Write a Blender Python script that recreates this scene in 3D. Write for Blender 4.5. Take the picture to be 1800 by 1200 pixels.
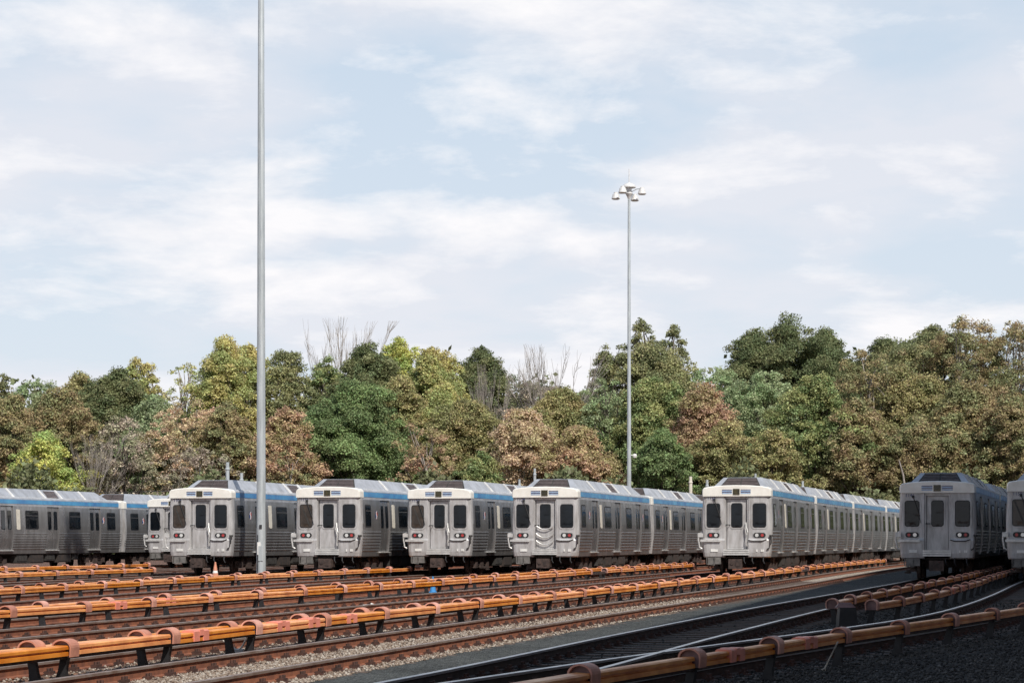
import bpy, math, random
import numpy as np
from mathutils import Vector, Matrix

random.seed(7); rng = np.random.default_rng(7)
S = bpy.context.scene
for o in list(bpy.data.objects): bpy.data.objects.remove(o)
R = math.radians

# ------------------------------------------------------------------ camera
CAMZ = 1.6; HOR = 948.0; F = 4000.0            # eye height (m), horizon row and focal length in photo pixels (1800 wide)
cd = bpy.data.cameras.new('camera'); cam = bpy.data.objects.new('camera', cd); S.collection.objects.link(cam)
cam.location = (0, 0, CAMZ); cam.rotation_euler = (R(90), 0, 0)
cd.sensor_width = 36; cd.lens = 36*F/1800; cd.shift_y = (HOR-600)/1800
cd.clip_start = .5; cd.clip_end = 9000
S.camera = cam

# ------------------------------------------------------------------ sun and sky
SUN = Vector((.41, -.83, 1.0)).normalized()
ld = bpy.data.lights.new('sun', 'SUN'); ld.energy = 4.6; ld.angle = R(.55); ld.color = (1, .955, .88)
lo = bpy.data.objects.new('sun', ld); S.collection.objects.link(lo); lo.rotation_euler = (-SUN).to_track_quat('-Z', 'Y').to_euler()
W = bpy.data.worlds.new('World'); S.world = W; W.use_nodes = True
nt = W.node_tree; nt.nodes.clear()
def N(nt, t, **k):
    n = nt.nodes.new(t)
    for a, v in k.items(): setattr(n, a, v)
    return n
def math_(nt, op, a, b=None, clamp=False):
    n = N(nt, 'ShaderNodeMath', operation=op); n.use_clamp = clamp
    for i, v in enumerate((a, b)):
        if v is None: continue
        if isinstance(v, (int, float)): n.inputs[i].default_value = v
        else: nt.links.new(v, n.inputs[i])
    return n.outputs[0]
def mix_(nt, f, a, b, mode='MIX'):
    n = N(nt, 'ShaderNodeMix', data_type='RGBA', blend_type=mode)
    for i, v in ((0, f), (6, a), (7, b)):
        if isinstance(v, (int, float)): n.inputs[i].default_value = v
        elif isinstance(v, tuple): n.inputs[i].default_value = (*v, 1)
        else: nt.links.new(v, n.inputs[i])
    return n.outputs[2]
def ramp_(nt, src, stops, interp='LINEAR'):
    n = N(nt, 'ShaderNodeValToRGB'); nt.links.new(src, n.inputs[0]); cr = n.color_ramp; cr.interpolation = interp
    while len(cr.elements) < len(stops): cr.elements.new(.5)
    for e, (p, c) in zip(cr.elements, stops):
        e.position = p; e.color = (c, c, c, 1) if isinstance(c, (int, float)) else (*c, 1)
    return n.outputs[0]
def noise_(nt, vec, scale, detail=4, rough=.55, dist=0.):
    n = N(nt, 'ShaderNodeTexNoise'); n.inputs['Scale'].default_value = scale; n.inputs['Detail'].default_value = detail
    n.inputs['Roughness'].default_value = rough; n.inputs['Distortion'].default_value = dist
    if vec is not None: nt.links.new(vec, n.inputs['Vector'])
    return n
sky = N(nt, 'ShaderNodeTexSky', sky_type='NISHITA'); sky.sun_disc = False
sky.sun_elevation = math.asin(SUN.z); sky.sun_rotation = math.atan2(SUN.x, SUN.y); sky.altitude = 50; sky.air_density = 1.0; sky.dust_density = 1.5
tc = N(nt, 'ShaderNodeTexCoord'); sep = N(nt, 'ShaderNodeSeparateXYZ'); nt.links.new(tc.outputs['Generated'], sep.inputs[0])
zz = math_(nt, 'ADD', math_(nt, 'MAXIMUM', sep.outputs[2], 0.0), .20)
cmb = N(nt, 'ShaderNodeCombineXYZ')
nt.links.new(math_(nt, 'DIVIDE', sep.outputs[0], zz), cmb.inputs[0]); nt.links.new(math_(nt, 'DIVIDE', sep.outputs[1], zz), cmb.inputs[1])
cl = noise_(nt, cmb.outputs[0], 2.1, 6, .52, .2)
cl2 = noise_(nt, cmb.outputs[0], 4.2, 8, .60, .15)
cl3 = noise_(nt, cmb.outputs[0], 1.3, 3, .5, .2)
elev = sep.outputs[2]
base = mix_(nt, .70, mix_(nt, 1.0, sky.outputs[0], (.062, .070, .078), 'MULTIPLY'), (.66, .775, .89))
gray = ramp_(nt, cl.outputs[0], [(.40, 0.0), (.56, 1.0)])
lift = ramp_(nt, elev, [(0.0, 1.0), (.09, .55), (.22, .18)])
white = ramp_(nt, math_(nt, 'ADD', cl2.outputs[0], math_(nt, 'MULTIPLY', math_(nt, 'SUBTRACT', cl3.outputs[0], .5), .9)), [(.47, 0.0), (.68, 1.0)])
c = mix_(nt, math_(nt, 'MULTIPLY', gray, .8), base, (.705, .725, .79))
c = mix_(nt, math_(nt, 'MULTIPLY', white, .85), c, (.95, .93, .93))
high = ramp_(nt, elev, [(.27, 0.0), (.55, 1.0)])      # clearer, deeper blue overhead
c = mix_(nt, high, mix_(nt, math_(nt, 'MULTIPLY', lift, .55), c, (.84, .83, .865)), mix_(nt, math_(nt, 'MULTIPLY', white, .35), (.15, .235, .38), (.60, .60, .62)))
bg = N(nt, 'ShaderNodeBackground'); nt.links.new(c, bg.inputs[0]); bg.inputs[1].default_value = 1.0
wo = N(nt, 'ShaderNodeOutputWorld'); nt.links.new(bg.outputs[0], wo.inputs[0])
vs = S.view_settings; vs.view_transform = 'Standard'; vs.look = 'None'; vs.exposure = .14; vs.gamma = 1
S.cycles.max_bounces = 5; S.cycles.use_adaptive_sampling = True

# ------------------------------------------------------------------ materials
def newmat(name):
    m = bpy.data.materials.new(name); m.use_nodes = True
    return m, m.node_tree, m.node_tree.nodes['Principled BSDF']
def mat(name, col, rough=.6, metal=0., var=.15, nscale=6, col2=None, bump=0., bscale=40, spec=None, streak=None, ov=0.):
    """Painted or metal surface with uneven tone; streak stretches the noise along z (dirt runs)."""
    m, nt, b = newmat(name)
    tc = N(nt, 'ShaderNodeTexCoord'); oi = N(nt, 'ShaderNodeObjectInfo'); va = N(nt, 'ShaderNodeVectorMath', operation='ADD'); nt.links.new(tc.outputs['Object'], va.inputs[0])
    nt.links.new(math_(nt, 'MULTIPLY', oi.outputs['Random'], 57.), va.inputs[1]); v = va.outputs[0]
    if streak:
        mp = N(nt, 'ShaderNodeMapping'); mp.inputs['Scale'].default_value = streak; nt.links.new(v, mp.inputs[0]); v = mp.outputs[0]
    n = noise_(nt, v, nscale, 5, .6)
    c2 = col2 or tuple(x*(1-2.2*var) for x in col)
    f = ramp_(nt, n.outputs[0], [(.35, 0.0), (.68, 1.0)])
    cc = mix_(nt, f, tuple(min(1, x*(1+var*.5)) for x in col), c2)
    if ov:
        h = N(nt, 'ShaderNodeHueSaturation'); nt.links.new(cc, h.inputs['Color']); nt.links.new(math_(nt, 'ADD', math_(nt, 'MULTIPLY', oi.outputs['Random'], ov), 1-ov*.75), h.inputs['Value'])
        nt.links.new(math_(nt, 'ADD', math_(nt, 'MULTIPLY', oi.outputs['Random'], -.18), 1.08), h.inputs['Saturation']); cc = h.outputs[0]
    nt.links.new(cc, b.inputs['Base Color'])
    b.inputs['Metallic'].default_value = metal
    nt.links.new(math_(nt, 'ADD', math_(nt, 'MULTIPLY', n.outputs[0], .25), rough-.12), b.inputs['Roughness'])
    if spec is not None: b.inputs['Specular IOR Level'].default_value = spec
    if bump:
        n2 = noise_(nt, tc.outputs['Object'], bscale, 3); bp = N(nt, 'ShaderNodeBump'); bp.inputs['Strength'].default_value = bump; bp.inputs['Distance'].default_value = .02
        nt.links.new(n2.outputs[0], bp.inputs['Height']); nt.links.new(bp.outputs[0], b.inputs['Normal'])
    return m
M = {}
M['face'] = mat('cab_grey_paint', (.47, .46, .46), .42, .15, .10, 3, col2=(.31, .295, .285), streak=(2, 2, .5))
M['stainless'] = mat('ribbed_stainless', (.40, .39, .39), .30, .75, .10, 2.2, col2=(.27, .26, .25), streak=(1, 1, .35))
M['door'] = mat('brushed_door_steel', (.36, .35, .35), .28, .7, .1, 2.5, col2=(.19, .18, .175), streak=(1, 1, .35))
M['cap'] = mat('cream_white_fibreglass', (.80, .775, .72), .45, 0, .06, 2.5, col2=(.70, .67, .61))
M['white'] = mat('white_paint', (.74, .73, .70), .5, 0, .08, 5)
M['sill'] = mat('pale_step_metal', (.62, .61, .59), .4, .3, .12, 6)
M['dark'] = mat('black_underframe', (.022, .020, .019), .75, 0, .2, 6, col2=(.05, .035, .028))
M['bogie'] = mat('rusty_brake_dust_steel', (.075, .05, .042), .75, .2, .3, 7, col2=(.03, .022, .02))
M['gear'] = mat('grey_undercar_box', (.05, .046, .042), .7, .1, .25, 5)
M['hang'] = mat('worn_grey_box', (.17, .16, .15), .6, .1, .2, 5)
M['gasket'] = mat('black_rubber', (.02, .02, .022), .6, 0, .1)
M['blue'] = mat('sky_blue_stripe', (.085, .36, .60), .3, .15, .1, .9, col2=(.05, .17, .42))
M['navy'] = mat('navy_line_paint', (.02, .035, .14), .4)
M['lightblue'] = mat('light_blue_line_paint', (.22, .38, .62), .4)
M['red'] = mat('red_lens', (.42, .05, .05), .25, 0, .05)
M['lamp'] = mat('clear_lamp_lens', (.75, .75, .72), .12, .4, .05)
M['sign'] = mat('dark_sign_glass', (.06, .05, .02), .25, 0, .3, 14, col2=(.02, .02, .015))
M['roof'] = mat('pale_blue_grey_roof_sheet', (.47, .48, .51), .42, .35, .14, 1.6, col2=(.33, .335, .35))
M['roofrib'] = mat('white_roof_rib', (.72, .71, .69), .5, 0, .1)
M['louver'] = mat('dusty_louver', (.15, .115, .11), .6, .2, .2, 6)
M['panelwhite'] = mat('cream_panel', (.66, .61, .52), .5, 0, .08)
M['redlogo'] = mat('red_logo_paint', (.55, .04, .05), .4); M['bluelogo'] = mat('blue_logo_paint', (.03, .07, .3), .4)
def glassmat(name, col, rough=.06):
    m, nt, b = newmat(name); b.inputs['Base Color'].default_value = (*col, 1); b.inputs['Roughness'].default_value = rough; b.inputs['Specular IOR Level'].default_value = .32
    tc = N(nt, 'ShaderNodeTexCoord'); n = noise_(nt, tc.outputs['Object'], 1.7, 2)
    f = ramp_(nt, n.outputs[0], [(.4, 0.0), (.6, 1.0)])
    nt.links.new(mix_(nt, f, col, tuple(x*.45 for x in col)), b.inputs['Base Color'])
    bp = N(nt, 'ShaderNodeBump'); bp.inputs['Strength'].default_value = .12; bp.inputs['Distance'].default_value = .05
    nt.links.new(n.outputs[0], bp.inputs['Height']); nt.links.new(bp.outputs[0], b.inputs['Normal'])
    return m
M['glass'] = glassmat('dark_window_glass', (.006, .009, .013))
M['glassbrown'] = glassmat('brownish_cab_glass', (.075, .055, .042))
M['galv'] = mat('galvanised_mast_steel', (.48, .51, .52), .5, .3, .15, 7, col2=(.34, .37, .385), streak=(1, 1, .12))
M['lampshell'] = mat('white_luminaire_shell', (.70, .68, .66), .45, .1, .1)
M['orange'] = mat('orange_fibreglass_board', (.87, .36, .09), .42, 0, .10, 2.2, col2=(.58, .18, .04), ov=.22)
M['hood'] = mat('faded_salmon_hood', (.68, .33, .235), .6, 0, .2, 4, col2=(.42, .19, .145), ov=.3)
M['splice'] = mat('bright_salmon_splice', (.78, .27, .19), .5, 0, .1, 4)
M['hoodin'] = mat('mauve_hood_plate', (.20, .115, .11), .7, 0, .2, 5)
M['bracket'] = mat('black_bracket', (.020, .019, .021), .6, .1, .2, 5)
M['railhead'] = mat('worn_rail_head', (.27, .215, .185), .5, .35, .18, 3, col2=(.18, .115, .085))
M['railweb'] = mat('rusty_rail_web', (.255, .095, .048), .8, 0, .2, 5, col2=(.13, .05, .032))
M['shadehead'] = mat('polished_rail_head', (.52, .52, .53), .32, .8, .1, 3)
M['shadeweb'] = mat('shade_toned_rail_web', (.06, .042, .038), .75, 0, .2, 5)  # darker copy of the rail web, shade put into its colour
M['tie'] = mat('weathered_timber', (.115, .085, .068), .9, 0, .25, 7, col2=(.06, .045, .038), bump=.5, streak=(1, 7, 7))
M['clip'] = mat('rusty_fastener', (.085, .036, .025), .8, .1, .3, 12, col2=(.03, .018, .015))
M['concrete'] = mat('concrete', (.36, .35, .33), .85, 0, .12, 5, bump=.3)
M['bark'] = mat('tree_bark', (.14, .115, .095), .95, 0, .25, 4, bump=.6, bscale=12)
M['palebark'] = mat('pale_bark', (.34, .30, .27), .9, 0, .25, 2, col2=(.19, .16, .14))
M['cone'] = mat('faded_orange_cone', (.62, .26, .16), .6); M['bluecone'] = mat('blue_cone', (.05, .28, .62), .5)
M['rope'] = mat('pale_hose', (.55, .50, .43), .7)
M['brick'] = None
# foliage: leaf colour comes from the object's own colour; each leaf a little different
m, nt, b = newmat('autumn_foliage'); M['leaf'] = m
oi = N(nt, 'ShaderNodeObjectInfo'); ge = N(nt, 'ShaderNodeNewGeometry'); tc = N(nt, 'ShaderNodeTexCoord')
n1 = noise_(nt, tc.outputs['Object'], .32, 3)
ta = N(nt, 'ShaderNodeAttribute', attribute_name='tint'); sa = N(nt, 'ShaderNodeAttribute', attribute_name='second')
hs = N(nt, 'ShaderNodeHueSaturation'); nt.links.new(mix_(nt, math_(nt, 'MULTIPLY', ramp_(nt, math_(nt, 'ADD', math_(nt, 'MULTIPLY', n1.outputs[0], 1.3), math_(nt, 'MULTIPLY', ta.outputs['Fac'], .5)), [(.86, 0.0), (1.10, 1.0)]), .75), oi.outputs['Color'], sa.outputs['Color']), hs.inputs['Color'])
rv = ge.outputs['Random Per Island']
nt.links.new(math_(nt, 'ADD', math_(nt, 'MULTIPLY', math_(nt, 'SUBTRACT', n1.outputs[0], .5), .09), math_(nt, 'ADD', math_(nt, 'MULTIPLY', rv, .055), .472)), hs.inputs['Hue'])
nt.links.new(math_(nt, 'MULTIPLY', math_(nt, 'ADD', math_(nt, 'MULTIPLY', rv, .9), .6), math_(nt, 'ADD', math_(nt, 'MULTIPLY', ta.outputs['Fac'], .55), .82)), hs.inputs['Value'])
hs.inputs['Saturation'].default_value = .92
nt.links.new(hs.outputs[0], b.inputs['Base Color']); b.inputs['Roughness'].default_value = .55; b.inputs['Specular IOR Level'].default_value = .3
tr = N(nt, 'ShaderNodeBsdfTranslucent'); nt.links.new(hs.outputs[0], tr.inputs[0]); ms = N(nt, 'ShaderNodeMixShader'); ms.inputs[0].default_value = .34
out = nt.nodes['Material Output']; nt.links.new(b.outputs[0], ms.inputs[1]); nt.links.new(tr.outputs[0], ms.inputs[2]); nt.links.new(ms.outputs[0], out.inputs[0])

# ground: gravel coloured by the beds between the tracks, with shade painted in on the right (q = distance from the camera's own line along the tracks)
TA = .2375; CA = 1/math.sqrt(1+TA*TA)
def gravel(name, zones=None, cols=None, scale=22, con=1.0):
    m, nt, b = newmat(name); tc = N(nt, 'ShaderNodeTexCoord'); P = tc.outputs['Object']
    vo = N(nt, 'ShaderNodeTexVoronoi'); vo.inputs['Scale'].default_value = scale; nt.links.new(P, vo.inputs['Vector'])
    vo2 = N(nt, 'ShaderNodeTexVoronoi'); vo2.inputs['Scale'].default_value = scale*.42; nt.links.new(P, vo2.inputs['Vector'])
    big = noise_(nt, P, .7, 5, .6); fine = noise_(nt, P, 5, 4)
    if zones:
        sp = N(nt, 'ShaderNodeSeparateXYZ'); nt.links.new(P, sp.inputs[0])
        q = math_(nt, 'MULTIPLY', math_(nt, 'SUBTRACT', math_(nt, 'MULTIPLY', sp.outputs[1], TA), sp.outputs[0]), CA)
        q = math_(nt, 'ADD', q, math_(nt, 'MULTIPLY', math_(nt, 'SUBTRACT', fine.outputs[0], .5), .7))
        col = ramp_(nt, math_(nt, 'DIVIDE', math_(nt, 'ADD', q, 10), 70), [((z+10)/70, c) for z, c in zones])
    else:
        col = mix_(nt, big.outputs[0], cols[0], cols[1])
    sr = N(nt, 'ShaderNodeSeparateColor'); nt.links.new(vo.outputs['Color'], sr.inputs[0])
    val = math_(nt, 'ADD', math_(nt, 'MULTIPLY', sr.outputs[0], 1.3), .3)
    val = math_(nt, 'MULTIPLY', val, math_(nt, 'ADD', math_(nt, 'MULTIPLY', big.outputs[0], .8), .6))
    h = N(nt, 'ShaderNodeHueSaturation'); nt.links.new(col, h.inputs['Color']); nt.links.new(val, h.inputs['Value'])
    nt.links.new(math_(nt, 'ADD', math_(nt, 'MULTIPLY', sr.outputs[1], .8), .5), h.inputs['Saturation'])
    nt.links.new(h.outputs[0], b.inputs['Base Color']); b.inputs['Roughness'].default_value = .95; b.inputs['Specular IOR Level'].default_value = .2
    bp = N(nt, 'ShaderNodeBump'); bp.inputs['Strength'].default_value = 1.0; bp.inputs['Distance'].default_value = .05
    nt.links.new(math_(nt, 'ADD', vo.outputs['Distance'], vo2.outputs['Distance']), bp.inputs['Height']); bp.invert = True
    nt.links.new(bp.outputs[0], b.inputs['Normal'])
    return m
brownz, tan = (.155, .105, .08), (.36, .30, .24)
M['ground'] = gravel('yard_gravel', zones=[(-10, (.045, .043, .042)), (4.6, (.040, .038, .037)), (6.4, (.032, .030, .029)), (7.2, (.050, .050, .050)), (7.75, (.30, .24, .18)), (8.2, (.36, .29, .22)),  # first stops: dark gravel, lowered further to paint in the building's shade
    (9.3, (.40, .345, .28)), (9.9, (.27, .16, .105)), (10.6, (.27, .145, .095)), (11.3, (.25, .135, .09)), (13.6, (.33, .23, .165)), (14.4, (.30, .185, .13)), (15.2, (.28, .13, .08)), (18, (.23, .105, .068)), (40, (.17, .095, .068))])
M['path'] = gravel('dark_gravel', cols=((.062, .067, .066), (.10, .106, .102)), scale=30)
M['stone'] = mat('loose_stone', (.36, .31, .26), .9, 0, .3, 9)
m, nt, b = newmat('pale_block'); M['brick'] = m  # unseen building's wall, made pale to bounce light onto the shaded cabs
br = N(nt, 'ShaderNodeTexBrick'); br.inputs['Scale'].default_value = 1.6; br.inputs['Color1'].default_value = (.56, .56, .56, 1); br.inputs['Color2'].default_value = (.50, .50, .51, 1); br.inputs['Mortar'].default_value = (.36, .36, .36, 1)
tc = N(nt, 'ShaderNodeTexCoord'); nt.links.new(tc.outputs['Object'], br.inputs['Vector']); nt.links.new(br.outputs[0], b.inputs['Base Color']); b.inputs['Roughness'].default_value = .9

# ------------------------------------------------------------------ mesh helpers
C = S.collection
class MB:
    def __init__(s): s.v = []; s.f = []; s.m = []
    def add(s, vs, fs, mi=0):
        o = len(s.v); s.v += [tuple(p) for p in vs]; s.f += [tuple(o+i for i in f) for f in fs]; s.m += [mi]*len(fs)
    def box(s, x0, x1, y0, y1, z0, z1, mi=0):
        s.add([(x0,y0,z0),(x1,y0,z0),(x1,y1,z0),(x0,y1,z0),(x0,y0,z1),(x1,y0,z1),(x1,y1,z1),(x0,y1,z1)],
              [(0,3,2,1),(4,5,6,7),(0,1,5,4),(1,2,6,5),(2,3,7,6),(3,0,4,7)], mi)
    def hexa(s, p, mi=0):            # 8 points, order as box
        s.add(p, [(0,3,2,1),(4,5,6,7),(0,1,5,4),(1,2,6,5),(2,3,7,6),(3,0,4,7)], mi)
    def loft(s, rings, mi=0, closed=True, caps=True):
        n = len(rings[0]); vs = [p for r in rings for p in r]; fs = []
        for i in range(len(rings)-1):
            for j in range(n if closed else n-1):
                k = (j+1) % n
                fs.append((i*n+j, i*n+k, (i+1)*n+k, (i+1)*n+j))
        if caps and closed:
            fs.append(tuple(reversed(range(n)))); fs.append(tuple((len(rings)-1)*n+j for j in range(n)))
        s.add(vs, fs, mi)
    def tube(s, pts, r, n=8, mi=0):
        pts = [Vector(p) for p in pts]; rs = r if isinstance(r, (list, tuple)) else [r]*len(pts); rings = []
        for i, p in enumerate(pts):
            d = (pts[min(i+1, len(pts)-1)]-pts[max(i-1, 0)]).normalized()
            a = d.cross(Vector((0, 0, 1)) if abs(d.z) < .9 else Vector((1, 0, 0))).normalized(); bb = d.cross(a)
            rings.append([tuple(p+(a*math.cos(2*math.pi*k/n)+bb*math.sin(2*math.pi*k/n))*rs[i]) for k in range(n)])
        s.loft(rings, mi)
    def lathe(s, prof, cx=0, cy=0, cz=0, n=16, mi=0):
        s.loft([[(cx+r*math.cos(2*math.pi*k/n), cy+r*math.sin(2*math.pi*k/n), cz+z) for k in range(n)] for r, z in prof], mi)
    def cyl(s, c, axis, r, l, n=14, mi=0):
        a = Vector(axis).normalized()*l/2; s.tube([Vector(c)-a, Vector(c)+a], r, n, mi)
    def build(s, name, mats, parent=None, smooth=False):
        me = bpy.data.meshes.new(name); me.from_pydata(s.v, [], s.f)
        mats = mats if isinstance(mats, (list, tuple)) else [mats]
        for m in mats: me.materials.append(m)
        if len(mats) > 1: me.polygons.foreach_set('material_index', s.m)
        if smooth: me.polygons.foreach_set('use_smooth', [True]*len(s.f))
        me.update(); o = bpy.data.objects.new(name, me); C.objects.link(o)
        if parent: o.parent = parent
        return o
def tag(o, label=None, cat=None, group=None, kind=None):
    if label: o['label'] = label
    if cat: o['category'] = cat
    if group: o['group'] = group
    if kind: o['kind'] = kind
    return o
def empty(name, loc=(0, 0, 0), rz=0.):
    o = bpy.data.objects.new(name, None); C.objects.link(o); o.location = loc; o.rotation_euler = (0, 0, rz); o.empty_display_size = .3
    return o
KIDS = {}
def kids(o): return [c for c in bpy.data.objects if c.parent is o]
def snapshot(o): return (o, [snapshot(c) for c in kids(o)])
def copy_tree(snap, parent=None):
    o, ch = snap; c = o.copy(); C.objects.link(c)
    if parent: c.parent = parent
    for k in ch: copy_tree(k, c)
    return c
def rrect(x0, x1, z0, z1, r, n=4):   # rounded rectangle outline in (x, z)
    pts = []
    for cx, cz, a0 in ((x1-r, z0+r, -90), (x1-r, z1-r, 0), (x0+r, z1-r, 90), (x0+r, z0+r, 180)):
        for k in range(n+1):
            a = R(a0+90*k/n); pts.append((cx+r*math.cos(a), cz+r*math.sin(a)))
    return pts

# ------------------------------------------------------------------ ground sheet
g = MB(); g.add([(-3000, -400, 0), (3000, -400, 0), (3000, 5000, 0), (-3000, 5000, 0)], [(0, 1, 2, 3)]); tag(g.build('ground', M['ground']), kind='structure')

# ------------------------------------------------------------------ track paths
def smooth(t): t = max(0., min(1., t)); return t*t*(3-2*t)
def qpath(qn, qf):
    def f(D):
        q = qn+(qf-qn)*smooth((D-30)/52) - (.5*.00095*(D-95)**2 if D > 95 else 0)
        return (-q/CA+D*TA, D)
    return f
def ppath(pts):                      # Catmull-Rom through (D, X)
    def f(D):
        n = len(pts)
        if D <= pts[0][0]: k = 0
        elif D >= pts[-1][0]: k = n-2
        else: k = max(i for i in range(n-1) if pts[i][0] <= D)
        (d0, x0), (d1, x1) = pts[k], pts[k+1]
        m = lambda i: (pts[min(i+1, n-1)][1]-pts[max(i-1, 0)][1])/(pts[min(i+1, n-1)][0]-pts[max(i-1, 0)][0])
        h = d1-d0; t = (D-d0)/h
        if t < 0: return (x0+m(k)*(D-d0), D)
        if t > 1: return (x1+m(k+1)*(D-d1), D)
        return ((2*t**3-3*t*t+1)*x0+(t**3-2*t*t+t)*h*m(k)+(-2*t**3+3*t*t)*x1+(t**3-t*t)*h*m(k+1), D)
    return f
T = {'empty1': qpath(9.28, 8.66), 'e': qpath(12.4, 11.97), 'mid': qpath(15.6, 15.5), 'd': qpath(19.1, 19.75), 'c': qpath(21.6, 24.45), 'b': qpath(24.8, 28.2),
     'a': qpath(28, 33.75), 'x1': qpath(31.5, 37.4), 'x2': qpath(37, 41.2), 'z': qpath(44.3, 44.3), 'y': qpath(49.65, 49.65),
     'f': ppath([(16, -2.65), (23.2, -.45), (34.3, 2.32), (49, 6.15), (72.5, 12.75), (82.3, 15.38), (99, 19.9), (130, 29.0), (175, 43.5)]),
     'g': ppath([(14, -3.3), (19, -1.5), (23.2, .25), (27, 1.78), (31.2, 3.6), (37.7, 6.45), (42.3, 8.3), (49, 10.45), (59.2, 13.3), (74.4, 17.3), (80, 18.8), (99, 23.9), (130, 33.0), (175, 47.5)])}
def walk(path, D0, D1, step):        # points (x, y, heading) every step metres along a path
    pts = []; D = D0; x, y = path(D)
    while D < D1:
        x2, y2 = path(D+.05); dx, dy = x2-x, y2-y
        h = math.atan2(dx, dy); pts.append((x, y, h)); D += step*math.cos(h); x, y = path(D)
    return pts
def off(p, o): return (p[0]+o*math.cos(p[2]), p[1]-o*math.sin(p[2]))
RAIL = [(-.07, 0), (.07, 0), (.07, .018), (.014, .03), (.014, .105), (.036, .118), (.036, .146), (.026, .15), (-.026, .15), (-.036, .146), (-.036, .118), (-.014, .105), (-.014, .03), (-.07, .018)]
def railmesh(path, D0, D1, o, dz=0.):
    mb = MB(); ps = walk(path, D0, D1, 2.2); rings = []
    for p in ps:
        rings.append([(*off(p, o+x), z+dz+.012) for x, z in RAIL])
    n = len(RAIL); base = len(mb.v); mb.v += [q for r in rings for q in r]
    for i in range(len(rings)-1):
        for j in range(n):
            k = (j+1) % n; mb.f.append((i*n+j, i*n+k, (i+1)*n+k, (i+1)*n+j)); mb.m.append(1 if 5 <= j <= 9 else 0)
    mb.f.append(tuple(reversed(range(n)))); mb.m.append(0); mb.f.append(tuple((len(rings)-1)*n+j for j in range(n))); mb.m.append(0)
    return mb
tm = MB(); tm.box(-1.3, 1.3, -.11, .11, -.12, .014); tieproto = tm.build('timber_tie', M['tie'])
fm = MB()
fm.box(-.19, .19, -.09, .09, .014, .03)
for sx in (-1, 1):
    for sy in (-1, 1):
        fm.box(*(sorted((sx*.075, sx*.15))), *(sorted((sy*.015, sy*.075))), .03, .062)
        fm.cyl((sx*.115, sy*.045, .07), (0, 0, 1), .02, .05, 6)
    fm.box(*(sorted((sx*.04, sx*.12))), -.03, .03, .03, .05)
fastproto = fm.build('rail_fastener', M['clip'])
GA = .8
def track(key, D0, D1, label, head='railhead', web='railweb', fast=True, spacing=.68, ntie=100, Dt0=None, dz=0.):
    x, y = T[key](D0); root = empty('railway_track', (x, y, 0)); tag(root, label, 'railway track', 'parallel yard tracks')
    def loc(o): o.location = (-x, -y, 0)
    for s in (-GA, GA):
        r = railmesh(T[key], D0, D1, s, dz).build('rail', [M[web], M[head]], root); loc(r)
    if ntie:
        for k, p in enumerate(walk(T[key], Dt0 or D0, D1, spacing)[:ntie]):
            t = tieproto.copy(); C.objects.link(t); t.parent = root; t.location = (p[0]-x, p[1]-y, dz*1.5+random.uniform(-.006, .004)); t.rotation_euler = (0, 0, -p[2]+random.uniform(-.02, .02))
            if fast:
                for s in (-GA, GA):
                    q = fastproto.copy(); C.objects.link(q); q.parent = t; q.location = (s, 0, 0)
    return root
track('empty1', 19, 175, 'empty rusty track nearest the dark gravel strip, sunlit', Dt0=21)
track('e', 24, 180, 'rusty sunlit track under the train right of the far mast', Dt0=27)
track('mid', 28, 175, 'empty rusty track between the second and third orange board rows', Dt0=33)
track('d', 36, 175, 'track under the train whose cab door is hung with white chains', Dt0=40, fast=False)
track('c', 40, 170, 'track under the cab train two places left of the chained cab door', Dt0=60, fast=False, ntie=60)
track('b', 45, 170, 'track under the train just right of the tall near mast', Dt0=65, fast=False, ntie=50)
track('a', 55, 170, 'track under the train standing behind the tall near mast', Dt0=68, fast=False, ntie=45)
track('x1', 60, 170, 'empty track just left of the train behind the near mast', Dt0=70, fast=False, ntie=45)
track('x2', 70, 170, 'second empty track left of the train behind the near mast', Dt0=80, fast=False, ntie=40)
track('z', 80, 170, 'track under the small far cab peeping out left of the near mast', ntie=0)
track('y', 80, 170, 'farthest left track, under the train seen side on', ntie=0)
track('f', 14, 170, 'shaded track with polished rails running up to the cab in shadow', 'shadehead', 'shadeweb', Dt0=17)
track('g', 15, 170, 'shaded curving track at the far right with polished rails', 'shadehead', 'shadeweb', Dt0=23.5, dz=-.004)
for o in (tieproto, fastproto): bpy.data.objects.remove(o)

# dark gravel strip along the empty track
mb = MB(); ps = walk(T['empty1'], 12, 165, .45); L1 = []; L2 = []
for i, p in enumerate(ps):
    wv = .05*math.sin(i*.31)+.04*math.sin(i*.83+1)+random.uniform(-.03, .03); D = p[1]
    fx, fy = T['f'](D)
    L1.append((*off(p, 1.08+wv), .010)); L2.append((fx-.70, fy+.02, .010))
n = len(ps); mb.add(L1+L2, [(i, n+i, n+i+1, i+1) for i in range(n-1)]); tag(mb.build('gravel_path', M['path']), kind='structure')

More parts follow.
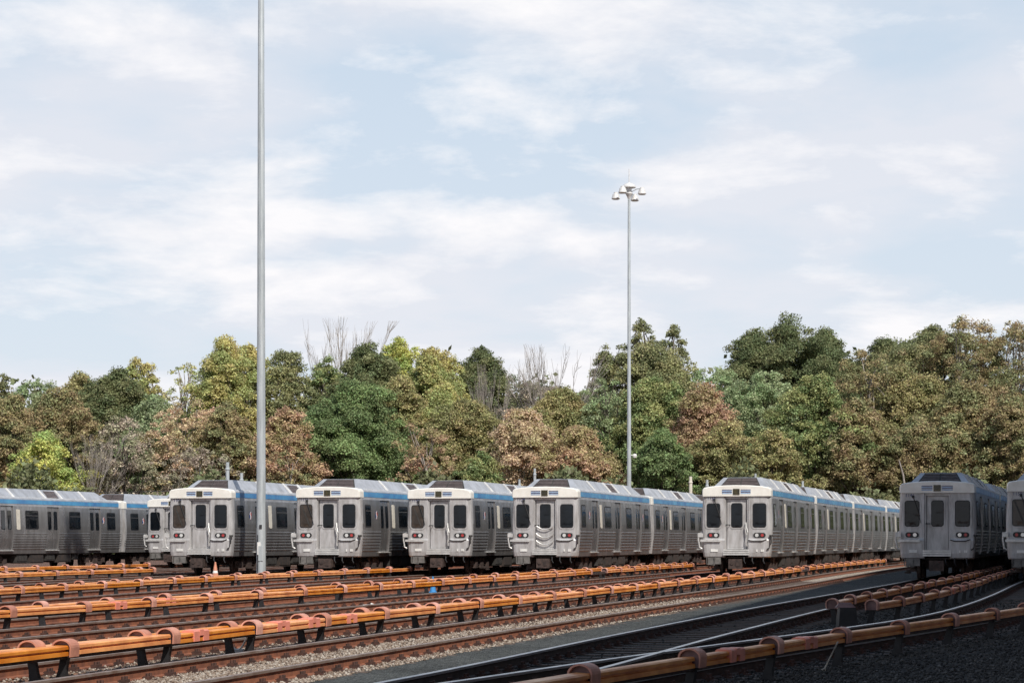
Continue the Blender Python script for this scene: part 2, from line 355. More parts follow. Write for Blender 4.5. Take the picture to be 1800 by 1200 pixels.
# loose ballast stones near the camera
ico = [(0, 0, 1), (.9, 0, .2), (.3, .85, .1), (-.75, .5, .2), (-.7, -.55, .1), (.35, -.85, .25), (0, 0, -.6)]
icf = [(0, 1, 2), (0, 2, 3), (0, 3, 4), (0, 4, 5), (0, 5, 1), (6, 2, 1), (6, 3, 2), (6, 4, 3), (6, 5, 4), (6, 1, 5)]
ns = 42000
D = 1/rng.uniform(1/62, 1/21, ns); q = np.where(rng.random(ns) < .55, rng.uniform(8.05, 10.2, ns), rng.uniform(10.2, 16, ns))
X = -q/CA+D*TA; sz = rng.uniform(.009, .025, ns)*(1+.012*D); th = rng.uniform(0, 6.28, ns)
iv = np.array(ico)[None]*(rng.uniform(.6, 1.3, (ns, 7, 1)))*sz[:, None, None]; iv[:, :, 2] *= .75
cx = iv[:, :, 0]*np.cos(th)[:, None]-iv[:, :, 1]*np.sin(th)[:, None]; cy = iv[:, :, 0]*np.sin(th)[:, None]+iv[:, :, 1]*np.cos(th)[:, None]
V = np.stack([cx+X[:, None], cy+D[:, None], iv[:, :, 2]+.012], -1).reshape(-1, 3)
Fc = (np.array(icf)[None]+np.arange(ns)[:, None, None]*7).reshape(-1, 3)
def npmesh(name, V, Fc, m, parent=None):
    me = bpy.data.meshes.new(name); k = Fc.shape[1]
    me.vertices.add(len(V)); me.vertices.foreach_set('co', V.astype(np.float32).ravel())
    me.loops.add(Fc.size); me.loops.foreach_set('vertex_index', Fc.astype(np.int32).ravel())
    me.polygons.add(len(Fc)); me.polygons.foreach_set('loop_start', (np.arange(len(Fc))*k).astype(np.int32)); me.polygons.foreach_set('loop_total', np.full(len(Fc), k, np.int32))
    me.update(calc_edges=True); me.materials.append(m)
    o = bpy.data.objects.new(name, me); C.objects.link(o)
    if parent: o.parent = parent
    return o
m, nt, b = newmat('mixed_stone'); gi = N(nt, 'ShaderNodeNewGeometry')
nt.links.new(ramp_(nt, gi.outputs['Random Per Island'], [(0, (.11, .075, .055)), (.35, (.21, .155, .115)), (.75, (.30, .25, .205)), (1, (.42, .375, .32))]), b.inputs['Base Color']); b.inputs['Roughness'].default_value = .95
tag(npmesh('ballast_stones', V, Fc, m), 'loose tan and brown ballast stones between the sunlit rails', 'gravel', kind='stuff')

ns = 34000
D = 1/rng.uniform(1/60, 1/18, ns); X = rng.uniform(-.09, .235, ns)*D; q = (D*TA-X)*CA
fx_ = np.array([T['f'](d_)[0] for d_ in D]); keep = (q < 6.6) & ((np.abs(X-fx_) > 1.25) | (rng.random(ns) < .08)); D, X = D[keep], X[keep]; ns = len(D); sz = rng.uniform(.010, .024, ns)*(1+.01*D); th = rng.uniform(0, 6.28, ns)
iv = np.array(ico)[None]*(rng.uniform(.6, 1.3, (ns, 7, 1)))*sz[:, None, None]; iv[:, :, 2] *= .75
cx = iv[:, :, 0]*np.cos(th)[:, None]-iv[:, :, 1]*np.sin(th)[:, None]; cy = iv[:, :, 0]*np.sin(th)[:, None]+iv[:, :, 1]*np.cos(th)[:, None]
V = np.stack([cx+X[:, None], cy+D[:, None], iv[:, :, 2]+.012], -1).reshape(-1, 3); Fc = (np.array(icf)[None]+np.arange(ns)[:, None, None]*7).reshape(-1, 3)
m, nt, b = newmat('shade_toned_dark_stone'); gi = N(nt, 'ShaderNodeNewGeometry')  # dark stones with colours lowered further to paint in the shade
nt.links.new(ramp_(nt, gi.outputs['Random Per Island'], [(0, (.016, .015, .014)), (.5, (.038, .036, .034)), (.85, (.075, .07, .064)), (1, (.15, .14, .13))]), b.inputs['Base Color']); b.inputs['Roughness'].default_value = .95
tag(npmesh('shade_toned_dark_stones', V, Fc, m), 'loose dark grey ballast stones around the shaded rails, toned down for shade', 'gravel', kind='stuff')

# ------------------------------------------------------------------ third rails with orange boards
SP = 3.05
PROF = [(-.08, .31), (-.08, .352), (-.05, .358), (-.05, .376), (-.08, .382), (-.08, .412), (-.062, .426), (.062, .426), (.08, .412), (.08, .382), (.05, .376), (.05, .358), (.08, .352), (.08, .31), (.045, .31), (.045, .40), (-.045, .40), (-.045, .31)]
def coverproto(l):
    mb = MB(); mb.loft([[(x, y, z) for x, z in PROF] for y in (-l/2, l/2)], 0); return mb.build('cover_board', M['orange'])
cov = coverproto(SP-.20)
hm = MB(); ring = lambda y, r: [(r*math.cos(math.pi*k/12)*1.0, y, .385+r*.98*math.sin(math.pi*k/12)) for k in range(13)]
o1 = [(.112, 0, .30)]+[(.12*math.cos(math.pi*k/12), 0, .405+.095*math.sin(math.pi*k/12)) for k in range(13)]+[(-.112, 0, .30)]
i1 = [(-.097, 0, .30)]+[(-.103*math.cos(math.pi*k/12), 0, .40+.082*math.sin(math.pi*k/12)) for k in range(13)]+[(.097, 0, .30)]
outl = o1+i1
hm.loft([[(x, y, z) for x, _, z in outl] for y in (-.115, .115)], 0, caps=False)
for y, sgn in ((-.115, 1), (.115, -1)):
    a = [(x, y, z) for x, _, z in o1]; bb = [(x, y, z) for x, _, z in reversed(i1)]; n = len(a)
    hm.add(a+bb, [(i, i+1, n+i+1, n+i) for i in range(n-1)], 0)
hm.add([(x, -.07, z) for x, _, z in i1], [tuple(range(len(i1)))], 1)
hood = hm.build('insulator_hood', [M['hood'], M['hoodin']])
lm = MB()
lm.loft([[(-.04, y, .42), (.04, y, .42), (.045, y, .30), (.02, y, .16), (.015, y, .05), (.06, y, .02), (.06, y, -.02), (-.12, y, -.02), (-.11, y, .03), (-.075, y, .14), (-.045, y, .30)] for y in (-.038, .038)], 0)
leg = lm.build('support_bracket', M['bracket'])
sm = MB(); sm.loft([[(x*1.16, y, z) for x, z in [(-.078, .30), (-.078, .425), (-.06, .44), (.06, .44), (.078, .425), (.078, .30)]] for y in (-.26, -.07)], 0); sm.loft([[(x*1.16, y, z) for x, z in [(-.078, .30), (-.078, .425), (-.06, .44), (.06, .44), (.078, .425), (.078, .30)]] for y in (.07, .26)], 0); sm.box(-.093, .093, -.07, .07, .37, .444)
spl = sm.build('splice_cover', M['splice'])
def third(key, o, D0, D1, label, flip=1, splices=(), phase=0., gaps=()):
    ps = walk(T[key], D0+phase, D1, SP); p0 = ps[0]; x0, y0 = off(p0, o); root = empty('third_rail', (x0, y0, 0)); tag(root, label, 'third rail', 'orange covered third rails')
    crail = MB(); rings = []
    for i, p in enumerate(ps):
        x, y = off(p, o); q = ps[min(i+1, len(ps)-1)]; xe, ye = off(q, o)
        rings.append([(*[c-d for c, d in zip(off(p, o+a), (x0, y0))], z) for a, z in ((-.035, .27), (.035, .27), (.035, .36), (-.035, .36))])
        def put(proto, px, py, h, rev=0, rx=0.):
            c = proto.copy(); C.objects.link(c); c.parent = root; c.location = (px-x0, py-y0, 0); c.rotation_euler = (rx, 0, -h+(math.pi if rev else 0)+random.uniform(-.02, .02)); return c
        put(hood, x, y, p[2]).location.z = random.uniform(-.008, .006); put(leg, x, y, p[2], flip < 0)
        if i < len(ps)-1 and i not in gaps:
            h = math.atan2(xe-x, ye-y); c = put(cov, (x+xe)/2, (y+ye)/2, h); c.rotation_euler[2] = -h; c.location.z = random.uniform(-.010, .006); c.rotation_euler[0] = random.uniform(-.003, .003); c.rotation_euler[1] = random.uniform(-.05, .05)
            for t in splices:
                if int(t) == i: s = put(spl, x+(xe-x)*(t-i), y+(ye-y)*(t-i), h); s.rotation_euler[2] = -h
    crail.loft(rings, 0); crail.build('contact_rail', M['bogie'], root)
    return root
TO = 1.47
third('empty1', -TO, 19.2, 134, 'front orange covered third rail of the nearest sunlit pair, beside the empty track', 1, (3.3, 4.35, 4.8, 5.4), gaps=(25,))
third('e', TO, 19.45, 134, 'rear orange third rail of the nearest sunlit pair, hoods showing behind the front one', -1)
third('mid', -TO, 26, 112, 'front orange third rail of the second sunlit pair, before the chained cab door', 1, (5.5, 6.3), gaps=(20,))
third('d', TO, 26.4, 118, 'rear orange covered third rail of the second sunlit pair, blue cone standing beside it', -1)
third('c', -TO, 34, 96, 'front orange covered third rail of the third pair, ending right of the near mast', 1)
third('b', TO, 34.6, 96, 'rear orange covered third rail of the third pair, crossing behind the near mast foot', -1)
third('a', -TO, 52, 93, 'front orange covered third rail of the fourth pair, at the left edge', 1)
third('x1', TO, 53.2, 94, 'rear orange covered third rail of the fourth pair, at the left edge', -1)
third('x2', -TO, 80, 112, 'front orange covered third rail of the farthest left pair, below the side on train', 1)
third('z', TO, 78, 112, 'rear orange covered third rail of the farthest left pair, below the side on train', -1)
third('f', 1.45, 43.4, 98, 'left arm of the shaded third rail pair that meets in a V', -1, (6.4,))
third('g', -1.47, 41.6, 92, 'right arm of the shaded third rail pair that meets in a V, curving away', 1, (4.4, 5.5, 6.5))
third('g', 1.5, 17.6, 78, 'shaded third rail in the lower right foreground with brown hoods', 1, (2.45, 3.45), .4)
for o in (cov, hood, leg, spl): bpy.data.objects.remove(o)

# ------------------------------------------------------------------ rail cars
L = 16.6; HW = 1.385
WALL = [(1.30, .95), (1.335, 1.2), (1.365, 1.5), (1.385, 1.88), (1.385, 2.1), (1.35, 2.85), (1.335, 3.06)]
def wx(z):
    for (a, z0), (b, z1) in zip(WALL, WALL[1:]):
        if z0 <= z <= z1: return a+(b-a)*(z-z0)/(z1-z0)
    return WALL[0][0] if z < .95 else WALL[-1][0]
DOORS = [3.45, 8.4, 13.3]; DW = .66
def car(cab, num='', curtain='glass', chains=False, hose=0):
    root = empty('rail_car')
    sh = MB()
    # fluted wall segments between the door openings, both sides
    zs = [.95]; z = .98
    fl = [(.95, 0)]
    while z < 1.80: fl += [(z, 0), (z+.014, .018), (z+.058, .018), (z+.072, 0)]; z += .122
    fl += [(1.88, 0), (2.1, 0), (2.5, 0), (2.85, 0), (3.06, 0)]
    segs = []; y = .30 if cab else .06
    for d in DOORS: segs.append((y, d-DW)); y = d+DW
    segs.append((y, L-.06))
    for s in (-1, 1):
        for y0, y1 in segs:
            prof = [(s*(wx(z)+dx), z) for z, dx in fl]; n = len(prof)
            inner = [(s*(wx(z)-.09), z) for z in (3.06, .95)]
            ringp = prof+inner
            rings = [[(x, yy, z) for x, z in ringp] for yy in (y0, y1)]
            if s < 0: rings.reverse()
            sh.loft(rings, 0)
        sh.loft([[(s*(1.18), yy, .78), (s*1.285, yy, .78), (s*1.30, yy, .95), (s*1.18, yy, .95)] for yy in ((.30 if cab else .06), L-.06)][::s], 0)
        sh.box(*sorted((s*1.15, s*1.24)), .3, L-.1, .95, 3.06, 2)
    rp = [(-1.335, 3.06), (-1.325, 3.40), (-1.26, 3.47), (-1.0, 3.52), (0, 3.56), (1.0, 3.52), (1.26, 3.47), (1.325, 3.40), (1.335, 3.06)]
    sh.loft([[(x, yy, z) for x, z in rp] for yy in ((.25 if cab else .06), L-.06)], 1)
    sh.box(-1.25, 1.25, .2, L-.1, .74, .80, 2)
    sh.build('body_shell', [M['stainless'], M['roof'], M['dark']], root)
    # blue band and end posts
    for s in (-1, 1):
        b = MB(); y0, y1 = (.50 if cab else .32), L-.34
        b.hexa([(s*1.328, y0, 3.17), (s*1.342, y0, 3.17), (s*1.342, y1, 3.17), (s*1.328, y1, 3.17), (s*1.322, y0, 3.365), (s*1.335, y0, 3.365), (s*1.335, y1, 3.365), (s*1.322, y1, 3.365)])
        b.build('blue_stripe', M['blue'], root)
    for e in ((L-.32, L),) if cab else ((L-.32, L), (0, .30)):
        c = MB(); y0, y1 = e
        c.loft([[(x*1.012, yy, z) for x, z in [(-1.335, 3.1), (-1.325, 3.41), (-1.26, 3.48), (-1.0, 3.53), (0, 3.57), (1.0, 3.53), (1.26, 3.48), (1.325, 3.41), (1.335, 3.1)]] for yy in (y0, y1)], 0)
        c.build('end_cap', M['cap'], root)
        for s in (-1, 1):
            p = MB(); yb = y1 if y0 > 1 else y0
            pr = [(s*(wx(z)+.02), z) for z in (.95, 1.5, 1.88, 2.1, 2.85, 3.06)]
            yy0, yy1 = (y1-.18, y1) if y0 > 1 else (y0, y0+.18)
            p.loft([[(s*1.2, yy, .80), (s*1.30, yy, .80)]+[(x, yy, z) for x, z in pr]+[(s*1.2, yy, 3.1)] for yy in (yy0, yy1)], 0); p.build('end_post', M['face'], root)
        w = MB(); yw = L-.03 if y0 > 1 else .03
        w.box(-1.25, 1.25, yw-.02, yw+.02, .8, 3.1); w.build('end_wall', M['face'], root)
    # side doors with panes
    for s in (-1, 1):
        for d in DOORS:
            for e in (-1, 1):
                ya, yb = sorted((d, d+e*DW)); ya += .006; yb -= .006
                m = MB(); zz = (.96, 1.5, 1.88, 2.1, 2.85, 3.03)
                o_ = [(s*(wx(z)-.05), z) for z in zz]; i_ = [(s*(wx(z)-.08), z) for z in reversed(zz)]
                m.loft([[(x, yy, z) for x, z in o_+i_] for yy in (ya, yb)], 0)
                dr = m.build('side_door', M['door'], root)
                g = MB(); yc = (ya+yb)/2
                a = rrect(yc-.19, yc+.19, 1.93, 2.84, .07, 3)
                g.loft([[(s*(wx(z)-.06), y, z) for y, z in a], [(s*(wx(z)-.04), y, z) for y, z in a]], 0)
                g.build('door_pane', M['glass'], dr)
            sl = MB(); sl.box(*sorted((s*1.25, s*1.37)), d-DW-.04, d+DW+.04, .915, .955); sl.build('door_sill', M['sill'], root)
    # side windows
    wins = ([(.62, 1.42)] if cab else [(.75, 1.75)])+[(5.35, 6.75), (10.2, 11.5), (14.7, 15.75)]
    for s in (-1, 1):
        for w0, w1 in wins:
            f = MB(); a = rrect(w0, w1, 1.95, 2.86, .09, 3); a2 = rrect(w0+.05, w1-.05, 2.0, 2.81, .07, 3)
            f.loft([[(s*(wx(z)-.02), y, z) for y, z in a], [(s*(wx(z)+.012), y, z) for y, z in a]], 0)
            fr = f.build('side_window', M['gasket'], root)
            g = MB(); g.loft([[(s*(wx(z)+.008), y, z) for y, z in a2], [(s*(wx(z)+.016), y, z) for y, z in a2]], 0)
            g.build('pane', M['glass'], fr)
            t = MB(); t.box(*sorted((s*(wx(2.62)+.012), s*(wx(2.62)+.024))), w0+.06, w1-.06, 2.60, 2.625)
            t.build('window_bar', M['door'], fr)
        pn = MB(); a = rrect(4.42, 4.78, 1.93, 2.9, .06, 3)
        pn.loft([[(s*(wx(z)-.01), y, z) for y, z in a], [(s*(wx(z)+.014), y, z) for y, z in a]], 0); pn.build('side_panel', M['panelwhite'], root)
        # emblem: red and blue halves with a white S-shaped stroke
        for yc in ((2.15, 14.25) if cab else (14.25, 2.35)):
            lg = MB(); x = s*(wx(2.45)+.012); r = .12
            for sg, mi in ((1, 0), (-1, 1)):
                pts = [(x, yc, 2.45)]+[(x, yc+sg*r*math.sin(math.pi*k/8), 2.45+r*1.5*math.cos(math.pi*k/8)) for k in range(9)]
                lg.add(pts, [(0, k, k+1) for k in range(1, 9)], mi)
            x2 = x+s*.004; sw = [(.06, .16), (-.03, .13), (-.05, .05), (.03, -.04), (.02, -.12), (-.06, -.16)]
            for (ya_, za), (yb_, zb) in zip(sw, sw[1:]):
                lg.add([(x2, yc+ya_-.045, 2.45+za), (x2, yc+ya_+.045, 2.45+za), (x2, yc+yb_+.045, 2.45+zb), (x2, yc+yb_-.045, 2.45+zb)], [(0, 1, 2, 3)], 2)
            lg.build('emblem', [M['redlogo'], M['bluelogo'], M['white']], root)
    # roof housing with ribs, louvres
    h = MB(); y0, y1 = .95, L-1.0
    B = lambda y, w, z: [(-w, y, z), (w, y, z)]
    h.hexa([(-1.13, y0, 3.45), (1.13, y0, 3.45), (1.13, y1, 3.45), (-1.13, y1, 3.45), (-.74, y0+.75, 3.915), (.74, y0+.75, 3.915), (.74, y1-1.1, 3.915), (-.74, y1-1.1, 3.915)], 0)
    def onside(s, y, t, o=.0):       # point on the sloping side, t 0 bottom..1 top
        return (s*(1.13-.39*t+o), y, 3.45+.465*t+o*.8)
    for s in (-1, 1):
        for yy in (4.6, 8.0, 9.9, 12.6):
            h.hexa([onside(s, yy, .02, .0), onside(s, yy, .02, .03), onside(s, yy+.13, .02, .03), onside(s, yy+.13, .02, .0), onside(s, yy-.15, .98, .0), onside(s, yy-.15, .98, .03), onside(s, yy-.02, .98, .03), onside(s, yy-.02, .98, .0)], 1)
        h.hexa([(s*1.15, y0+.2, 3.44), (s*1.20, y0+.2, 3.44), (s*1.20, y1-.2, 3.44), (s*1.15, y1-.2, 3.44), (s*1.15, y0+.2, 3.50), (s*1.2, y0+.2, 3.50), (s*1.2, y1-.2, 3.50), (s*1.15, y1-.2, 3.50)], 1)
    h.box(-.10, .10, y0+1.6, y1-1.8, 3.915, 3.945, 0)
    rh = h.build('roof_housing', [M['roof'], M['roofrib']], root)
    for s in (-1, 1):
        lv = MB()
        for k in range(5):
            t0, t1 = .15+k*.15, .15+k*.15+.09
            lv.hexa([onside(s, 8.35, t0, .0), onside(s, 8.35, t0, .018), onside(s, 9.6, t0, .018), onside(s, 9.6, t0, .0), onside(s, 8.35, t1, .0), onside(s, 8.35, t1, .018), onside(s, 9.6, t1, .018), onside(s, 9.6, t1, .0)])
        lv.build('side_louver', M['louver'], rh)
    gl = MB()                        # sloping front grille, two panels of slats
    def onfront(x, t, o=0.): return (x*(1-.345*t), y0+.75*t-o, 3.45+.465*t+o*.4)
    for xa, xb in ((-.80, -.03), (.03, .80)):
        for k in range(6):
            t0, t1 = .16+k*.13, .16+k*.13+.075
            gl.hexa([onfront(xa, t0, .03), onfront(xb, t0, .03), onfront(xb, t0), onfront(xa, t0), onfront(xa, t1, .02), onfront(xb, t1, .02), onfront(xb, t1), onfront(xa, t1)], 0)
    gl.build('front_grille', M['louver'], rh)
    gf = MB(); gf.hexa([onfront(-.86, .08, .008), onfront(.86, .08, .008), onfront(.86, .08), onfront(-.86, .08), onfront(-.86, .97, .008), onfront(.86, .97, .008), onfront(.86, .97), onfront(-.86, .97)])
    gf.build('grille_frame', M['gear'], rh)
    # bogies
    for yb in (2.75, L-2.75):
        b = MB(); b.box(-1.02, 1.02, yb-.18, yb+.18, .42, .66)
        for s in (-1, 1):
            b.box(*sorted((s*.93, s*1.07)), yb-1.25, yb+1.25, .40, .56); b.box(*sorted((s*.93, s*1.12)), yb-.25, yb+.25, .30, .72)
            for e in (-1, 1):
                b.box(*sorted((s*.90, s*1.13)), yb+e*.95-.16, yb+e*.95+.16, .28, .55); b.cyl((s*1.02, yb+e*.6, .60), (0, 0, 1), .085, .22, 10)
            b.box(*sorted((s*1.1, s*1.33)), yb-.35, yb+.35, .26, .33); b.box(*sorted((s*1.2, s*1.42)), yb-.1, yb+.1, .19, .25)
        bo = b.build('bogie', M['bogie'], root)
        for s in (-1, 1):
            for e in (-1, 1):
                w = MB(); w.cyl((s*.80, yb+e*.95, .36), (1, 0, 0), .36, .12, 20); w.cyl((s*.745, yb+e*.95, .36), (1, 0, 0), .39, .03, 20); w.cyl((s*.87, yb+e*.95, .36), (1, 0, 0), .12, .06, 12)
                w.build('wheel', M['bogie'], bo)
    for ya, yb, xa, xb, za, mi in ((4.7, 5.9, .35, 1.2, .36, 'gear'), (6.1, 7.6, .2, 1.22, .30, 'dark'), (7.9, 8.9, .5, 1.2, .42, 'gear'), (9.2, 10.7, .25, 1.22, .33, 'dark'), (11.0, 11.7, .6, 1.15, .45, 'gear')):
        for s in (-1, 1):
            u = MB(); u.box(*sorted((s*xa, s*xb)), ya, yb, za, .76); u.box(*sorted((s*xb, s*(xb+.02))), ya+.08, yb-.08, za+.06, .70); u.build('equipment_box', M[mi], root)
    cp = MB(); ce = L+.02
    cp.box(-.16, .16, ce-.7, ce+.14, .45, .70); cp.box(-.24, .24, ce-.1, ce+.12, .38, .74); cp.build('coupler', M['bogie'], root)
    if not cab: return root
    # ---- cab front
    lv = [(.76, .93, .02), (.80, .945, -.03), (.95, .96, -.05), (1.42, .985, -.055), (1.50, .99, -.01), (1.9, 1., 0), (2.1, 1., 0), (3.14, .968, 0)]
    fp = MB()
    for s in (-1, 1):
        rings = []
        for z, k, dy in lv:
            pl = [(.45, .34), (.45, .03), (.47, .0), (1.20, .0), (1.31, .03), (1.365, .09), (1.385, .18), (1.385, .34)]
            rings.append([(s*(x if x < .5 else x*k), y+(dy if y < .2 else 0), z) for x, y in pl])
        if s < 0: rings = [list(reversed(r)) for r in rings]
        fp.loft(rings, 0)
        # raised window surround
        a = rrect(s*.90-.33, s*.90+.33, 1.86, 2.94, .14, 4); fp.loft([[(x, .02, z) for x, z in a], [(x, -.015, z) for x, z in a]], 0)
    fp.box(-.45, .45, .16, .34, .95, 3.14); fp.box(-.45, .45, .05, .2, 3.04, 3.14)
    fp.box(-.45, -.41, .04, .2, 1.08, 3.05); fp.box(.41, .45, .04, .2, 1.08, 3.05)
    fp.build('cab_front', M['face'], root)
    for s in (-1, 1):
        f = MB(); a = rrect(s*.90-.27, s*.90+.27, 1.92, 2.87, .10, 4); f.loft([[(x, .0, z) for x, z in a], [(x, -.022, z) for x, z in a]], 0)
        fr = f.build('front_window', M['gasket'], root)
        g = MB(); a = rrect(s*.90-.24, s*.90+.24, 1.95, 2.84, .08, 4); g.loft([[(x, -.01, z) for x, z in a], [(x, -.027, z) for x, z in a]], 0)
        g.build('pane', M[curtain] if s < 0 else M['glass'], fr)
        if s < 0:
            w = MB(); w.tube([(-.86, -.07, 3.02), (-.62, -.05, 2.30)], .018, 6); w.tube([(-.72, -.045, 2.62), (-.58, -.045, 2.05)], .012, 6); w.box(-.90, -.82, -.06, .0, 2.96, 3.05); w.build('wiper', M['gasket'], fr)
            if curtain == 'glassbrown':
                w = MB(); w.hexa([(-1.10, -.034, 2.8), (-1.04, -.034, 2.8), (-1.04, -.030, 2.8), (-1.10, -.030, 2.8), (-.78, -.034, 2.0), (-.72, -.034, 2.0), (-.72, -.030, 2.0), (-.78, -.030, 2.0)]); w.build('sun_blind', M['gear'], fr)
    d = MB(); a = [(-.36, 1.09), (.36, 1.09), (.36, 3.02), (-.36, 3.02)]
    d.box(-.37, .37, .115, .17, 1.09, 3.02); a = rrect(-.28, .28, 1.87, 2.94, .12, 4); d.loft([[(x, .12, z) for x, z in a], [(x, .10, z) for x, z in a]], 0)
    d.box(-.30, .30, .105, .12, 1.16, 1.80)
    dr = d.build('front_door', M['face'], root)
    g = MB(); a = rrect(-.225, .225, 1.92, 2.88, .10, 4); g.loft([[(x, .11, z) for x, z in a], [(x, .09, z) for x, z in a]], 0); fr = g.build('door_window', M['gasket'], dr)
    g = MB(); a = rrect(-.20, .20, 1.945, 2.855, .08, 4); g.loft([[(x, .10, z) for x, z in a], [(x, .084, z) for x, z in a]], 0); g.build('pane', M['glass'], fr)
    g = MB(); g.tube([(-.42, .02, 2.03), (-.28, -.0, 2.03), (-.27, .10, 2.03)], .018, 6); g.build('door_handle', M['gasket'], dr)
    st = MB()
    for k in range(3): st.box(-.52, .50, -.10+.02*k, .18, .85+k*.08, .915+k*.08)
    st.build('step', M['sill'], root)
    for s in (-1, 1):
        hc = MB(); a = rrect(s*.90-.24, s*.90+.24, 1.53, 1.72, .09, 4); hc.loft([[(x, .0, z) for x, z in a], [(x, -.03, z) for x, z in a]], 0); hh = hc.build('light_cluster', M['gasket'], root)
        a = rrect(s*.90-.275, s*.90+.275, 1.50, 1.75, .11, 4); hc = MB(); hc.loft([[(x, .0, z) for x, z in a], [(x, -.018, z) for x, z in a]], 0); hc.build('light_bezel', M['face'], hh)
        for dx, mm, nm in ((-s*.10, 'lamp', 'headlight'), (s*.11, 'red', 'tail_light')):
            l = MB(); l.cyl((s*.90+dx, -.035, 1.625), (0, 1, 0), (.07 if nm == 'headlight' else .058), .02, 14); l.build(nm, M[mm], hh)
    # cream roof cap
    c = MB(); capo = lambda k, zt: [(-1.345*k, 3.14), (-1.345*k, 3.36), (-1.32*k, 3.43), (-1.25*k, 3.485*zt), (-1.0*k, 3.53*zt), (-.5*k, 3.565*zt), (0, 3.575*zt), (.5*k, 3.565*zt), (1.0*k, 3.53*zt), (1.25*k, 3.485*zt), (1.32*k, 3.43), (1.345*k, 3.36), (1.345*k, 3.14)]
    c.loft([[(x, y, z) for x, z in capo(k, zt)] for y, k, zt in ((-.055, .975, .992), (-.02, .992, .998), (.04, 1.006, 1.), (.50, 1.006, 1.))], 0)
    c.build('roof_cap', M['cap'], root, False)
    sg = MB(); sg.box(-.13, .13, -.075, -.03, 3.20, 3.43); sb = sg.build('destination_sign', M['sign'], root)
    for s in (-1, 1):
        f = MB(); x0, x1 = sorted((s*.17, s*.56))
        for z, mi in ((3.375, 0), (3.285, 0), (3.325, 1), (3.235, 1)): f.box(x0, x1, -.062, -.05, z, z+(.028 if mi == 0 else .03), mi)
        f.build('cap_stripes', [M['navy'], M['lightblue']], root)
    # grab bars, brackets and end gear
    gb = MB(); gb.box(-1.40, -.62, -.12, -.055, 1.37, 1.46); gb.build('grab_bar', M['sill'], root)
    gt = MB(); gt.tube([(-1.36, -.08, 1.72), (-1.47, -.10, 1.70), (-1.48, -.10, 1.45), (-1.43, -.10, 1.15), (-1.34, -.08, 1.10)], .032, 8); gt.box(-1.50, -1.30, -.14, -.04, 1.55, 1.70); gt.build('gate_bracket', M['sill'], root)
    gt = MB(); gt.tube([(1.30, -.06, 1.62), (1.37, -.10, 1.60), (1.36, -.10, 1.32), (1.28, -.08, 1.12), (1.2, -.08, 1.08)], .028, 8); gt.box(1.30, 1.42, -.08, .02, 1.56, 1.64); gt.build('gate_bracket', M['gear'], root)
    gb = MB(); gb.tube([(.47, -.09, 1.44), (.62, -.085, 1.40), (1.0, -.085, 1.40), (1.18, -.05, 1.46)], .02, 6); gb.build('grab_bar', M['gear'], root)
    pl = MB(); pl.box(-1.0, -.72, -.075, -.05, .98, 1.08); pl.build('number_plate', M['white'], root)
    for xx in (.78, .96, 1.02):
        pl = MB(); pl.box(xx, xx+.05, -.075, -.05, .98, 1.07); pl.build('small_plate', M['white'], root)
    cp = MB(); cp.box(-.22, .22, -.32, .3, .36, .66); cp.box(-.26, .26, -.40, -.26, .32, .70); cp.cyl((-.12, -.41, .54), (0, 1, 0), .07, .04, 10); cp.box(.03, .18, -.42, -.38, .42, .60)
    cp.build('coupler', M['bogie'], root)
    hb = MB(); hb.box(-1.12, -.62, -.02, .30, .50, .76); hb.tube([(-1.16, -.05, .78), (-1.16, -.05, .5), (-.86, -.05, .46), (-.86, -.05, .76)], .022, 6); hb.build('hanging_box', M['hang'], root)
    for xx in (.30, .62, 1.05):
        a_ = MB(); a_.tube([(xx, -.02, .80), (xx, -.05, .62), (xx+.05, -.03, .52)], .025, 6); a_.build('air_hose', M['gasket'], root)
    if chains:
        ch = MB()
        for z in (2.02, 1.70, 1.42): ch.tube([(-.36+.72*k/10, .02, z-.17*(1-((k-5)/5)**2)) for k in range(11)], .02, 6)
        ch.build('door_chains', M['sill'], root)
    if hose:
        ho = MB(); ho.tube([(.36, .05, 2.12), (.38, .0, 1.95), (.44, -.04, 1.75), (.40, -.03, 1.5), (.41, -.02, 1.2)], .022, 6); ho.tube([(.36, .05, 2.10), (.33, .01, 1.9), (.40, -.03, 1.62), (.37, -.02, 1.35)], .015, 6)
        ho.build('cab_hose', M['sill'], root)
    return root
def number(root, txt):
    cu = bpy.data.curves.new('car_number', 'FONT'); cu.body = txt; cu.size = .17; cu.extrude = .002; cu.align_x = 'CENTER'
    o = bpy.data.objects.new('tmp', cu); C.objects.link(o); dg = bpy.context.evaluated_depsgraph_get(); me = bpy.data.meshes.new_from_object(o.evaluated_get(dg)); bpy.data.objects.remove(o)
    me.materials.clear(); me.materials.append(M['navy']); n = bpy.data.objects.new('car_number', me); C.objects.link(n); n.parent = root; n.location = (-.98, -.008, 3.0); n.rotation_euler = (R(90), 0, 0)
protos = {}
def stamp(key):
    if key not in protos:
        protos[key] = snapshot(car(key[0], curtain=key[1], chains=key[2], hose=key[3])); return protos[key][0]
    return copy_tree(protos[key])
